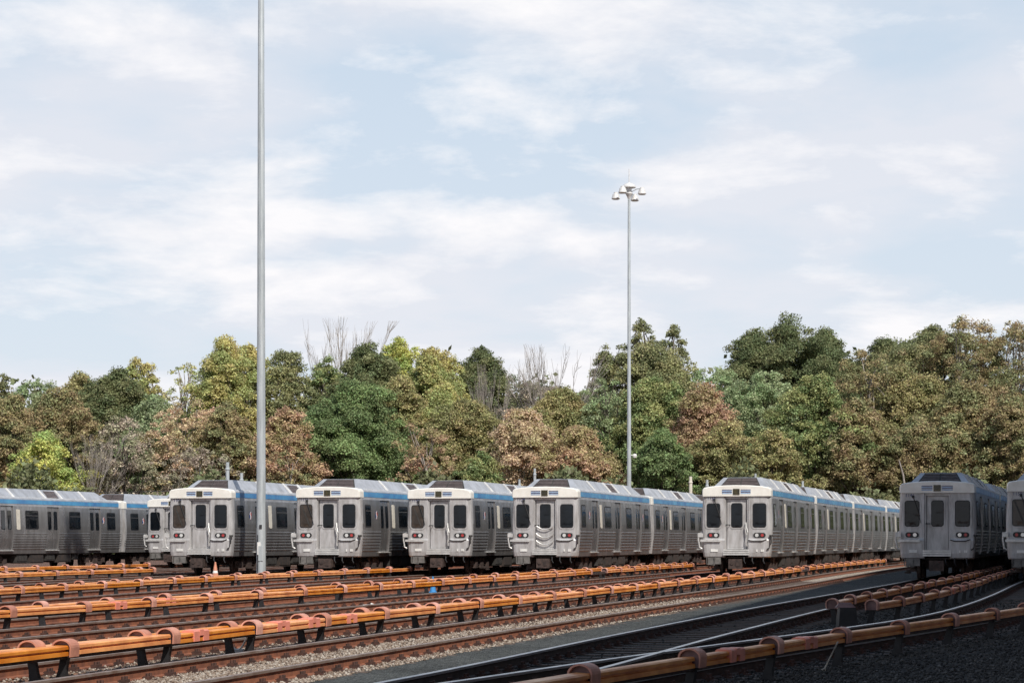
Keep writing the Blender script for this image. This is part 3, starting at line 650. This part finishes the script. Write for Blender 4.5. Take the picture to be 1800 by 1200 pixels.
def train(key, D0, n, desc, curtain='glass', chains=False, hose=0, num=None, flip=False, cabfirst=True, group='silver cars of the parked trains'):
    D = D0; words = ['lead', 'second', 'third', 'fourth', 'fifth']
    for i in range(n):
        x, y = T[key](D)
        De = D+L*.97; xe, ye = T[key](De)
        for _ in range(4):
            k = L/math.hypot(xe-x, ye-y); De = D+(De-D)*k; xe, ye = T[key](De)
        h = math.atan2(xe-x, ye-y)
        first = i == 0 and cabfirst
        r = stamp((True, curtain, chains, hose) if first else (False, '', False, 0))
        r.location = (x, y, .162-.15+.15); r.location.z = .0+.162-.012; r.rotation_euler = (0, 0, -h)
        part = ('cab car' if first else words[i]+' car')
        tag(r, f'{"silver " if first else ""}{part} of {desc}', 'rail car', group)
        if first and num: number(r, num)
        D = De+.35
train('e', 88.6, 5, 'the train right of the far lamp mast', 'glass', hose=1, num='1133')
train('d', 91.0, 3, 'the train with chained cab door', 'glass', chains=True, num='1129')
train('c', 93.2, 2, 'the train left of the chained one', 'glassbrown', hose=1, num='1150')
train('b', 91.0, 2, 'the train just right of the near mast', 'glassbrown', hose=1, num='1171')
train('a', 92.6, 2, 'the train behind the near mast', 'glassbrown', hose=1, num='1104')
train('z', 117, 2, 'the small far train at left', 'glass')
train('y', 104.8, 3, 'the train seen side on at the left edge', cabfirst=False)
train('f', 82.3, 4, 'the shadowed train second from right', 'glass', num='1146')
train('g', 79.5, 4, 'the shadowed train cut by the right edge', 'glassbrown', num='1158')

# ------------------------------------------------------------------ lamp masts
def at(px, D): return ((px-900)/F*D, D)
def mast(px, D, label, H, r0, r1, headh=True):
    x, y = at(px, D); root = empty('high_mast_light', (x, y, 0)); tag(root, label, 'lamp mast', 'tall galvanised lamp masts')
    p = MB(); n = 7; zs = [0]; prof = []
    for k in range(n):
        z0, z1 = H*k/n, H*(k+1)/n; ra, rb = r0+(r1-r0)*k/n, r0+(r1-r0)*(k+1)/n
        prof += [(ra+.004, z0+.001), (rb+.002, z1-.02), (rb, z1)]
    p.lathe(prof, n=12); p.build('pole', M['galv'], root)
    b = MB(); b.lathe([(r0+.16, .0), (r0+.16, .04)], n=16); b.lathe([(.55, -.3), (.55, .0)], n=20)
    for k in range(8): b.cyl(((r0+.1)*math.cos(k*.785), (r0+.1)*math.sin(k*.785), .08), (0, 0, 1), .02, .1, 6)
    b.build('base_plate', M['concrete'], root)
    b = MB(); b.box(-.09, .09, -r0-.02, -r0+.05, .75, 1.35); b.build('hand_hole_cover', M['galv'], root)
    b = MB(); b.box(-.13, .0, -r0-.012, -r0+.04, 1.0, 1.5); b.build('notice_plate', M['white'], root)
    b = MB(); b.box(-.05, .05, -r0-.03, -r0+.03, 2.05, 2.2); b.tube([(-.12, -r0+.02, .3), (-.12, -r0+.04, 1.8)], .02, 6); b.build('conduit', M['gasket'], root)
    hd = MB(); hd.lathe([(.03, 1.6), (.035, .55), (.12, .50), (.40, .38), (.54, .22), (.55, .12), (.50, .10), (.20, .10), (.22, -.30), (.30, -.36), (.16, -.62), (r1, -.8)], cz=H, n=20); hh = hd.build('mast_head', [M['lampshell']], root)
    for dx, dy, dz in ((-1.05, .25, -.62), (-.55, -.8, -.28), (.5, .75, -.68), (1.02, -.3, -.32)):
        a = MB(); a.tube([(0, 0, H-.32), (dx*.6, dy*.6, H+dz+.30), (dx, dy, H+dz+.34)], .035, 6); a.build('lamp_arm', M['galv'], hh)
        l = MB(); l.lathe([(.05, .42), (.16, .40), (.17, .28), (.25, .24), (.30, .05), (.34, -.06), (.34, -.12), (.26, -.17), (.02, -.2)], cx=dx, cy=dy, cz=H+dz, n=16); l.build('lamp_shade', M['lampshell'], hh)
    return root
mast(459, 91.5, 'tall galvanised mast on the left, so near that its top leaves the frame', 30, .19, .098)
m2 = mast(1105.8, 182, 'slim farther mast on the right carrying a ring of white lamps', 29.6, .185, .095)
cm = MB(); cm.tube([(0, 0, 8.35), (.38, 0, 8.35)], .03, 6); cm.lathe([(.02, .17), (.14, .14), (.18, 0), (.14, -.14), (.03, -.19)], cx=.45, cz=8.3, n=14); cm.build('camera_dome', M['white'], m2)

# slender steel posts behind the trains
for px, top, D, w, mm, lab in ((400, 812, 152, .125, 'galv', 'grey steel pipe standing behind the roof of the near mast train, left one'),
    (424.5, 831, 152, .11, 'galv', 'short grey pipe just left of the near mast above the train roof'),
    (940, 823, 172, .10, 'galv', 'grey steel pipe above the roof of the train with chained door'),
    (913, 842, 172, .10, 'galv', 'short grey pipe peeping over the roof left of the chained door train'),
    (1214, 837, 174, .13, 'panelwhite', 'beige post between the far mast and the next cab'),
    (1243, 843, 174, .11, 'galv', 'grey capped pipe at the left shoulder of the cab right of the far mast'),
    (1328, 832, 178, .10, 'galv', 'grey pipe above the roof housing of the cab right of the far mast'),
    (1411, 845, 178, .10, 'galv', 'grey pipe over the second car right of the far mast')):
    x, y = at(px, D); H = (HOR-top)/F*D+CAMZ; p = MB(); p.lathe([(w, 0), (w, H-.55), (w*1.25, H-.5), (w*1.25, H-.42), (w*.9, H-.38), (w*.9, H)], n=10)
    o = p.build('steel_post', M[mm]); o.location = (x, y, 0); tag(o, lab, 'post', 'posts behind the trains')
# overhead cable with its two posts at the left
cb = empty('overhead_cable', (*at(-40, 150), 0)); tag(cb, 'thin dark cable stretched above the side on train at the left', 'cable')
c = MB(); (xa, ya), (xb, yb) = at(-40, 150), at(360, 152); c.tube([(k/12*(xb-xa), k/12*(yb-ya), 4.95-.35*(1-((k-6)/6)**2)*.6) for k in range(13)], .022, 5); c.build('wire', M['gasket'], cb)
for xx, yy in ((0, 0), (xb-xa, yb-ya)):
    p = MB(); p.lathe([(.06, 0), (.05, 5.0)], cx=xx, cy=yy, n=8); p.build('post', M['gear'], cb)

# ------------------------------------------------------------------ small things
def cone(px, D, H, m, lab):
    x, y = at(px, D); r = empty('traffic_cone', (x, y, 0)); tag(r, lab, 'traffic cone')
    c = MB(); c.lathe([(H*.20, .03), (H*.035, H), (H*.02, H)], n=14); c.build('cone_body', M[m], r)
    c = MB(); c.lathe([(H*.135, H*.45), (H*.085, H*.68)], n=14); c.build('reflective_collar', M['white'], r)
    c = MB(); s = H*.27; c.box(-s, s, -s, s, .012, .04); c.build('base', M[m], r)
cone(378.5, 86, .76, 'cone', 'faded orange cone in front of the cab left of the near mast')
cone(761, 68.4, .50, 'bluecone', 'small blue cone beside the second row of orange boards')
li = MB(); li.hexa([(-.16, -.08, 0), (.15, -.1, 0), (.17, .1, 0), (-.12, .09, 0), (-.12, -.05, .09), (.10, -.08, .06), (.13, .07, .10), (-.10, .05, .05)]); li.hexa([(.05, -.1, .05), (.2, -.1, .04), (.2, 0, .04), (.05, 0, .05), (.07, -.08, .13), (.16, -.06, .1), (.16, -.03, .1), (.08, -.02, .13)])
o = li.build('litter', M['white']); o.location = (*at(647, 53), .0); tag(o, 'crumpled white litter on the gravel behind the nearest orange boards', 'litter')
x, y = at(417, 31.9)
r = empty('cable_hose', (x, y, 0)); tag(r, 'two pale hoses drooping from the nearest orange board row to a small box', 'hose')
for k, pts in enumerate(([(-.32, .2, .28), (-.17, .1, .15), (-.02, .0, .06)], [(.02, 0, .05), (.08, -.02, .12), (.15, -.05, .25)])):
    h = MB(); h.tube(pts, .014, 6); h.build('hose', M['rope'], r)
h = MB(); h.box(-.09, .09, -.08, .08, .0, .07); h.build('junction_box', M['galv'], r)
x, y = at(1461, 27.7); p = MB(); p.tube([(-.075, .12, .0), (.075, -.05, .36)], .010, 6); p.tube([(-.10, .12, .012), (-.05, .12, .012)], .016, 6)
o = p.build('leaning_rod', M['rope']); o.location = (x, y, 0); tag(o, 'thin pale rod leaning against the shaded third rail in the foreground', 'rod')
# end boxes where the shaded pair meets
x, y = at(1487, 41.8); e = empty('rail_end_box', (x, y, 0)); tag(e, 'dark upright box under the point where the two shaded third rails meet', 'rail end box')
b = MB(); b.hexa([(-.16, -.18, 0), (.20, -.18, 0), (.20, .2, 0), (-.16, .2, 0), (-.13, -.16, .36), (.16, -.16, .36), (.16, .18, .36), (-.13, .18, .36)]); b.build('box_body', M['bracket'], e)
b = MB(); b.hexa([(-.2, -.14, .36), (.16, -.18, .36), (.18, .16, .36), (-.18, .18, .36), (-.13, -.08, .45), (.08, -.1, .44), (.1, .1, .44), (-.1, .1, .45)]); b.build('end_hood', M['hoodin'], e)

# ------------------------------------------------------------------ long brick shed off to the right whose shadow covers the right-hand tracks
Hb = 20.
def edge(D):                         # roof edge position that throws the shadow edge at depth D
    q = 6.95+(D-25)*.0128; x = -q/CA+D*TA; k = Hb
    return (x+k*SUN.x/SUN.z, D+k*SUN.y/SUN.z)
(ax, ay), (bx, by) = edge(-15), edge(185); ln = math.hypot(bx-ax, by-ay); hb = math.atan2(bx-ax, by-ay)
root = empty('shop_building', (ax, ay, 0), -hb); tag(root, 'tall pale block shop building beside the yard, right of the frame', 'building')
w = MB(); w.box(0, 22, 0, ln, -.5, Hb-.6); w.build('wall', M['brick'], root)
w = MB(); w.box(-.0, 22.0, -.1, ln+.1, Hb-.59, Hb); w.build('parapet', M['concrete'], root)
for k in range(int(ln/8)):
    for z in (5, 11):
        f = MB(); f.box(-.06, -.002, 3+k*8, 6+k*8, z, z+3.4); fr = f.build('window', M['gear'], root)
        f = MB(); f.box(-.08, -.061, 3.15+k*8, 5.85+k*8, z+.15, z+3.25); f.build('pane', M['glass'], fr)

# ------------------------------------------------------------------ trees
COL = {'dg': (.062, .076, .031), 'mg': (.088, .115, .042), 'pg': (.145, .168, .088), 'yg': (.24, .235, .060), 'ol': (.125, .122, .048), 'yo': (.225, .200, .072),
       'bo': (.150, .115, .055), 'ru': (.215, .140, .085), 'pe': (.275, .20, .13), 'gb': (.19, .155, .12), 'rg': (.066, .090, .034), 'go': (.092, .100, .045)}
COL2 = {'dg': (.10, .095, .04), 'mg': (.16, .15, .055), 'pg': (.10, .13, .055), 'yg': (.12, .16, .05), 'ol': (.17, .13, .06), 'yo': (.12, .14, .05),
       'bo': (.085, .10, .042), 'ru': (.13, .12, .05), 'pe': (.17, .15, .075), 'gb': (.11, .11, .06), 'rg': (.10, .13, .045), 'go': (.15, .135, .06)}
for k_ in COL: COL[k_] = tuple(v*2.35 for v in COL[k_]); COL2[k_] = tuple(v*2.1 for v in COL2[k_])
def crown_mesh(kind, Wd, H, r):
    """Leaves on the skins of many overlapping clumps that fill the crown's envelope, in metres."""
    zb = max(1.2, H-{'round': 1.5, 'tall': 2.4, 'spread': 1.2, 'sparse': 1.9, 'spire': 2.2, 'wispy': 1.9}[kind]*Wd, H*.18); ch = H-zb; R0 = Wd/2
    vol = R0*R0*ch; nl = int(min(330, max(60, vol*({'sparse': 1.0, 'wispy': 1.1}.get(kind, 1.7))))); lobes = []
    ph = r.uniform(0, 6.28, 6); am = r.uniform(.06, .20, 6)
    for i in range(nl):
        t = r.random()**.8; a = r.uniform(0, 2*math.pi)
        if kind == 'round': e = math.sqrt(max(0, 1-max(0, (t-.42)/.58)**2))*(.75+.25*min(1, t/.3))
        elif kind == 'tall': e = .62+.38*math.sin(math.pi*min(1, t*1.1)); e *= math.sqrt(max(0, 1-max(0, (t-.7)/.33)**2))
        elif kind == 'spread': e = math.sqrt(max(0, 1-max(0, (t-.25)/.75)**2.4))
        elif kind == 'spire': e = max(.08, (1-t)**.75)*(.85+.3*math.sin(t*19))
        else: e = .7*math.sqrt(max(0, 1-max(0, (t-.6)/.4)**2))+.3
        e *= 1+am[0]*math.sin(2*a+ph[0])+am[1]*math.sin(3*a+ph[1]+3*t)+am[2]*math.sin(9*t+ph[2]+a)+am[3]*math.sin(5*a+13*t+ph[3])
        s = r.uniform(.055, .13)*Wd if kind in ('round', 'spread', 'tall') else r.uniform(.045, .10)*Wd
        s = min(1.35, max(.5, s)); rr = max(0, R0*e*r.uniform(.9, 1.08)-s*.7)*math.sqrt(r.uniform(.2, 1))
        zt = zb+t*(ch-s*.7)*(1-.5*am[4]*(1+math.sin(a*2+ph[4]))*(t > .6))
        if r.random() < .13: rr *= 1.10; s *= .7
        lobes.append((rr*math.cos(a), rr*math.sin(a), zt, s))
    dens = {'round': 380, 'tall': 370, 'spread': 380, 'sparse': 240, 'spire': 380, 'wispy': 290}[kind]; C_ = []; D_ = []
    for lx, ly, lz, s in lobes:
        n = int(dens*s*s); d = r.normal(size=(n, 3)); d /= np.linalg.norm(d, axis=1)[:, None]; d[:, 2] = np.where(d[:, 2] < -.3, -d[:, 2], d[:, 2])
        sub = r.normal(size=(12, 3)); sub /= np.linalg.norm(sub, axis=1)[:, None]
        rad = s*(.66+.45*np.max(d@sub.T, axis=1)**6)*r.uniform(.62, 1.16, n); rad = np.where(r.random(n) < .28, rad*r.uniform(.2, 1.15, n), rad)
        C_.append(np.stack([lx+d[:, 0]*rad, ly+d[:, 1]*rad, lz+d[:, 2]*rad*.85], 1)); D_.append(d)
    tn = np.repeat(r.random(len(lobes)), [len(q) for q in C_]); c = np.concatenate(C_); d = np.concatenate(D_); n = len(c)
    tn = np.clip(tn*.75+.25*r.random(n), 0, 1)
    nr = d*.7+r.normal(size=(n, 3))*.6; nr[:, 2] += .3; nr /= np.linalg.norm(nr, axis=1)[:, None]
    t = np.cross(nr, r.normal(size=(n, 3))); t /= np.linalg.norm(t, axis=1)[:, None]; u = np.cross(nr, t)
    sz = r.uniform(.055, .135, n)[:, None]
    V = np.stack([c-t*sz, c-u*sz*r.uniform(.4, .85, (n, 1)), c+t*sz, c+u*sz*r.uniform(.4, .85, (n, 1))], 1)
    return V.reshape(-1, 3), np.arange(4*n).reshape(-1, 4), lobes, np.repeat(tn, 4)
def limb(mb, a, b, r0, r1, r, bend=.12, n=5, mi=0):
    a, b = Vector(a), Vector(b); l = (b-a).length; off = Vector(r.normal(size=3))*l*bend; off.z = abs(off.z)*.4
    pts = [a+(b-a)*(k/n)+off*math.sin(math.pi*k/n) for k in range(n+1)]; mb.tube(pts, [r0+(r1-r0)*k/n for k in range(n+1)], 5, mi); return pts
def trunk_mesh(lobes, Wd, H, r, branches=16):
    mb = MB(); k0 = .022*H; pts = limb(mb, (0, 0, -.3), (r.uniform(-.05, .05)*Wd, r.uniform(-.05, .05)*Wd, H*.84), k0*.55, k0*.14, r, .02, 8)
    ls = sorted(lobes, key=lambda q: q[1])[:branches]+sorted(lobes, key=lambda q: -q[2])[:6]
    for lx, ly, lz, s in ls:
        k = max(1, min(7, int((lz-.22*H)/(H*.11)))); limb(mb, pts[k], (lx, ly, lz), k0*.24, k0*.06, r, .10, 4)
    return mb
def bare_mesh(seed, lean=.5):
    """Leafless tree in a unit box: a short trunk, a fan of long upright limbs, each with forks and twigs."""
    r = np.random.default_rng(seed); mb = MB(); V3 = Vector
    mb.tube([(0, 0, 0), (.01, 0, .2), (0, 0, .42)], [.028, .024, .018], 6)
    def br(a, b, r0, lv):
        n = 6; off = V3(r.normal(size=3))*(b-a).length*.07; pts = [a+(b-a)*(k/n)+off*math.sin(math.pi*k/n) for k in range(n+1)]
        mb.tube(pts, [r0*(1-.8*k/n)+.0005 for k in range(n+1)], 4)
        if lv == 0: return
        for k in range(8 if lv == 2 else 7):
            p = pts[r.integers(2, n)]; l = (b-a).length*r.uniform(.25, .5); d = ((b-a).normalized()+V3((r.uniform(-1, 1), r.uniform(-1, 1), r.uniform(-.05, .35)))*.42); q = p+d.normalized()*l; q.z = min(q.z, 1.0)
            br(p, q, r0*.45, lv-1)
    for k in range(12):
        a = r.uniform(0, 6.28); t = r.uniform(.1, 1)**.6*.46; br(V3((0, 0, r.uniform(.2, .42))), V3((t*math.cos(a), t*math.sin(a), r.uniform(.84, 1.0)-t*.32)), .0034, 2)
    return mb
BARE = {}
for sd in (21, 22): o = bare_mesh(sd).build('branches', M['palebark']); BARE[sd] = o.data; bpy.data.objects.remove(o)
cnt = [0]
def tree(px, top, w, D, kind, seed, col, lab):
    cnt[0] += 1; r = np.random.default_rng(100+cnt[0]*7+seed)
    x, y = at(px, D); H = (HOR-top)/F*D+CAMZ; Wd = w/F*D*(1.42 if D > 222 and px not in (1128, 1184) else 1.32)
    nm = {'bare': 'bare_tree', 'sparse': 'thin_leaved_tree', 'spire': 'conical_tree', 'wispy': 'wispy_tree'}.get(kind, 'broadleaf_tree')
    root = empty(nm, (x, y, 0)); tag(root, lab, 'tree', 'autumn trees behind the yard')
    if kind == 'bare':
        o = bpy.data.objects.new('branches', BARE[seed]); C.objects.link(o); o.parent = root; o.scale = (Wd*1.15, Wd, H); return
    V, Fq, lobes, tn = crown_mesh(kind, Wd, H, r); co = npmesh('crown', V, Fq, M['leaf'], root)
    at_ = co.data.attributes.new('tint', 'FLOAT', 'POINT'); at_.data.foreach_set('value', tn.astype(np.float32))
    at2 = co.data.attributes.new('second', 'FLOAT_COLOR', 'POINT'); at2.data.foreach_set('color', np.tile(np.array([*COL2[col], 1], np.float32), (len(V), 1)).ravel()); trunk_mesh(lobes, Wd, H, r).build('trunk', M['palebark' if kind == 'sparse' else 'bark'], root)
    k = random.uniform(.92, 1.1); co.color = (*[v*k for v in COL[col]], 1)
TREES = [
 # back row
 (2, 652, 60, 232, 'tall', 4, 'go', 'green tree cut off by the left edge of the frame'),
 (75, 662, 120, 230, 'wispy', 13, 'pg', 'pale green tree top nearest the left edge'),
 (140, 650, 110, 232, 'round', 2, 'ol', 'olive green tree between the left edge and the dark domed tree'),
 (248, 626, 84, 238, 'tall', 5, 'yo', 'tan topped tree rising behind the dark domed tree at left'),
 (205, 645, 120, 226, 'spread', 7, 'dg', 'dark green domed tree at left in front of the tan topped one'),
 (320, 634, 60, 230, 'sparse', 9, 'yo', 'small airy yellow green tree left of the tallest yellowish tree'),
 (398, 588, 130, 228, 'tall', 6, 'yo', 'tallest yellowish olive tree left of the near mast'),
 (440, 600, 80, 234, 'round', 1, 'yo', 'yellow olive tree top touching the near mast'),
 (505, 610, 96, 228, 'tall', 4, 'go', 'grey green tree immediately right of the near mast'),
 (598, 566, 120, 245, 'bare', 21, 'gb', 'tall leafless tree with fanned bare branches'),
 (575, 622, 80, 232, 'round', 3, 'mg', 'mid green tree under the tall bare branches'),
 (650, 598, 120, 226, 'spread', 8, 'dg', 'dark green tree left of the bright yellow crown'),
 (700, 587, 90, 236, 'round', 2, 'yg', 'highest bright yellow green crown'),
 (765, 602, 110, 230, 'round', 1, 'yo', 'golden tree sloping down right of the highest yellow crown'),
 (848, 604, 118, 234, 'round', 3, 'dg', 'dark green round tree with pale bare stems before it'),
 (858, 640, 60, 222, 'bare', 22, 'gb', 'pale leafless stems in front of the dark round tree'),
 (965, 608, 130, 226, 'bare', 22, 'gb', 'wide grey brown leafless tree left of the far mast'),
 (935, 660, 110, 228, 'sparse', 10, 'gb', 'thin mauve brown tree beneath the wide leafless one'),
 (1070, 600, 80, 232, 'tall', 5, 'go', 'olive dark tree directly left of the far mast'),
 (1128, 558, 52, 234, 'round', 11, 'go', 'first narrow topped tree just right of the far mast'),
 (1184, 567, 60, 234, 'round', 12, 'go', 'second narrow topped tree right of the far mast'),
 (1140, 600, 170, 230, 'spread', 7, 'go', 'broad olive tree joining the two narrow tops'),
 (1250, 636, 100, 230, 'wispy', 14, 'pg', 'pale green tree in the dip left of the big dark dome'),
 (1385, 550, 215, 236, 'round', 1, 'dg', 'biggest dark green domed tree'),
 (1330, 575, 100, 240, 'spread', 8, 'dg', 'left shoulder of dark leaves beside the biggest dome'),
 (1450, 572, 110, 240, 'round', 3, 'dg', 'dark tree on the right shoulder of the biggest dome'),
 (1560, 585, 130, 240, 'round', 2, 'dg', 'dark green tree between the biggest dome and the sycamores'),
 (1640, 570, 110, 234, 'spread', 7, 'go', 'dark olive tree left of the brown sycamores'),
 (1700, 556, 150, 228, 'sparse', 9, 'bo', 'tall brown leaved sycamore with pale limbs'),
 (1785, 560, 110, 230, 'sparse', 10, 'bo', 'brown sycamore at the right edge of the frame'),
 # middle rows
 (20, 690, 110, 214, 'tall', 5, 'bo', 'shadowy brown green tree at the far left edge'),
 (110, 668, 130, 220, 'round', 3, 'bo', 'brownish olive tree above the bright yellow shrub'),
 (80, 748, 105, 204, 'round', 1, 'yg', 'bright yellow green small tree at the left'),
 (270, 688, 120, 218, 'round', 2, 'pg', 'pale leaved tree below the dark domed one at left'),
 (220, 730, 110, 208, 'wispy', 13, 'gb', 'grey brown twiggy tree at left centre'),
 (165, 765, 80, 205, 'bare', 21, 'gb', 'leafless grey thicket right of the bright yellow shrub'),
 (335, 700, 120, 212, 'wispy', 14, 'pe', 'peach tinted wispy tree left of the near mast'),
 (400, 705, 110, 210, 'round', 3, 'bo', 'brown and dark green tree next to the near mast'),
 (350, 780, 110, 204, 'sparse', 10, 'gb', 'low tan tree above the cab left of the near mast'),
 (505, 715, 110, 208, 'tall', 6, 'ru', 'rusty orange tree right of the near mast'),
 (510, 780, 90, 203, 'sparse', 9, 'bo', 'low bare stemmed brown tree right of the near mast'),
 (618, 665, 175, 212, 'round', 1, 'rg', 'large deep green dome over the second and third cabs'),
 (700, 655, 130, 220, 'spread', 8, 'ol', 'olive tree behind the large deep green dome'),
 (780, 675, 120, 218, 'round', 2, 'yo', 'yellow olive tree under the golden sloping tree'),
 (745, 740, 100, 206, 'sparse', 9, 'ru', 'reddish thin leaved tree above the train roofs at centre'),
 (820, 695, 130, 214, 'round', 3, 'ol', 'olive brown tree behind the reddish one'),
 (920, 712, 115, 206, 'tall', 4, 'pe', 'peach coloured tree left of the far mast'),
 (1015, 738, 120, 203, 'tall', 5, 'ru', 'rust coloured tree touching the far mast from the left'),
 (840, 790, 100, 200, 'round', 1, 'mg', 'low green tree with pinkish neighbours above the roofs'),
 (985, 678, 140, 218, 'round', 2, 'ol', 'olive tree behind the peach and rust pair'),
 (1060, 660, 100, 216, 'wispy', 13, 'pg', 'light green feathery tree left of the far mast'),
 (1150, 655, 130, 214, 'spread', 7, 'mg', 'mid green tree right of the far mast'),
 (1165, 748, 115, 202, 'round', 3, 'rg', 'glossy deep green tree right of the foot of the far mast'),
 (1235, 668, 120, 210, 'tall', 6, 'ru', 'red brown tree right of centre'),
 (1270, 735, 120, 203, 'round', 2, 'ol', 'olive dark tree above the cab right of the far mast'),
 (1335, 640, 130, 220, 'wispy', 14, 'pg', 'pale sage tree under the biggest dark dome'),
 (1430, 655, 135, 208, 'tall', 4, 'mg', 'bright leafy green tree right of centre'),
 (1360, 745, 100, 202, 'round', 1, 'ol', 'low olive tree left of the bright leafy one'),
 (1530, 610, 150, 216, 'sparse', 9, 'bo', 'brown olive tree left of the sycamores'),
 (1505, 700, 120, 206, 'round', 3, 'bo', 'brown green tree right of the bright leafy one'),
 (1600, 640, 150, 214, 'tall', 5, 'ol', 'olive tree at right behind the leaning pale stem'),
 (1610, 730, 130, 205, 'round', 2, 'bo', 'dark brown tree above the shadowed cab'),
 (1700, 660, 150, 210, 'tall', 6, 'bo', 'brown tree beneath the tall sycamore'),
 (1780, 690, 130, 205, 'round', 1, 'bo', 'russet tree at the right edge above the last cab'),
]
for t in TREES: tree(*t)
# pale leaning stem at the right
st = MB(); x, y = at(1591, 199)
st.tube([(0, 0, 0), (0.05, 0, 5.5), (-.15, 0, 7.2), (-.55, 0, 8.6)], [.11, .09, .08, .05], 6); o = st.build('dead_tree_stem', M['palebark']); o.location = (x, y, 0); tag(o, 'pale bent dead stem left of the shadowed cab', 'tree')
# undergrowth: dense leaf mass along the foot of the wood
def mass(name, lab, D0, D1, px0, px1, hfun, n, cols, seed, lsz=(.13, .30)):
    r = np.random.default_rng(seed); D = r.uniform(D0, D1, n); px = r.uniform(px0, px1, n); x = (px-900)/F*D
    top = hfun(px)*(.72+.28*np.sin(px*.043+D*.6)*np.sin(px*.017+1)+r.normal(0, .05, n)); z = top*r.random(n)**.55
    c = np.stack([x, D, np.maximum(z, .1)], 1); nr = r.normal(size=(n, 3)); nr[:, 1] -= .6; nr[:, 2] += .4; nr /= np.linalg.norm(nr, axis=1)[:, None]
    t = np.cross(nr, r.normal(size=(n, 3))); t /= np.linalg.norm(t, axis=1)[:, None]; u = np.cross(nr, t); s = r.uniform(*lsz, n)[:, None]
    V = np.stack([c-t*s, c-u*s*.7, c+t*s, c+u*s*.7], 1).reshape(-1, 3); o = npmesh(name, V, np.arange(4*n).reshape(-1, 4), M['leaf']); o.color = (*cols, 1)
    tag(o, lab, 'undergrowth', kind='stuff')
mass('undergrowth', 'dark green brush along the foot of the wood', 196, 200, -120, 1950, lambda p: 7.0+1.5*np.sin(p*.02), 60000, COL['go'], 5)
mass('deep_wood', 'dim mass of leaves deep inside the wood', 238, 262, -150, 2000, lambda p: 17.2+.0028*np.clip(p, 0, 1800)+1.2*np.sin(p*.011)-4.5*np.exp(-((p-1035)/45)**2), 150000, COL['go'], 6, (.22, .45))
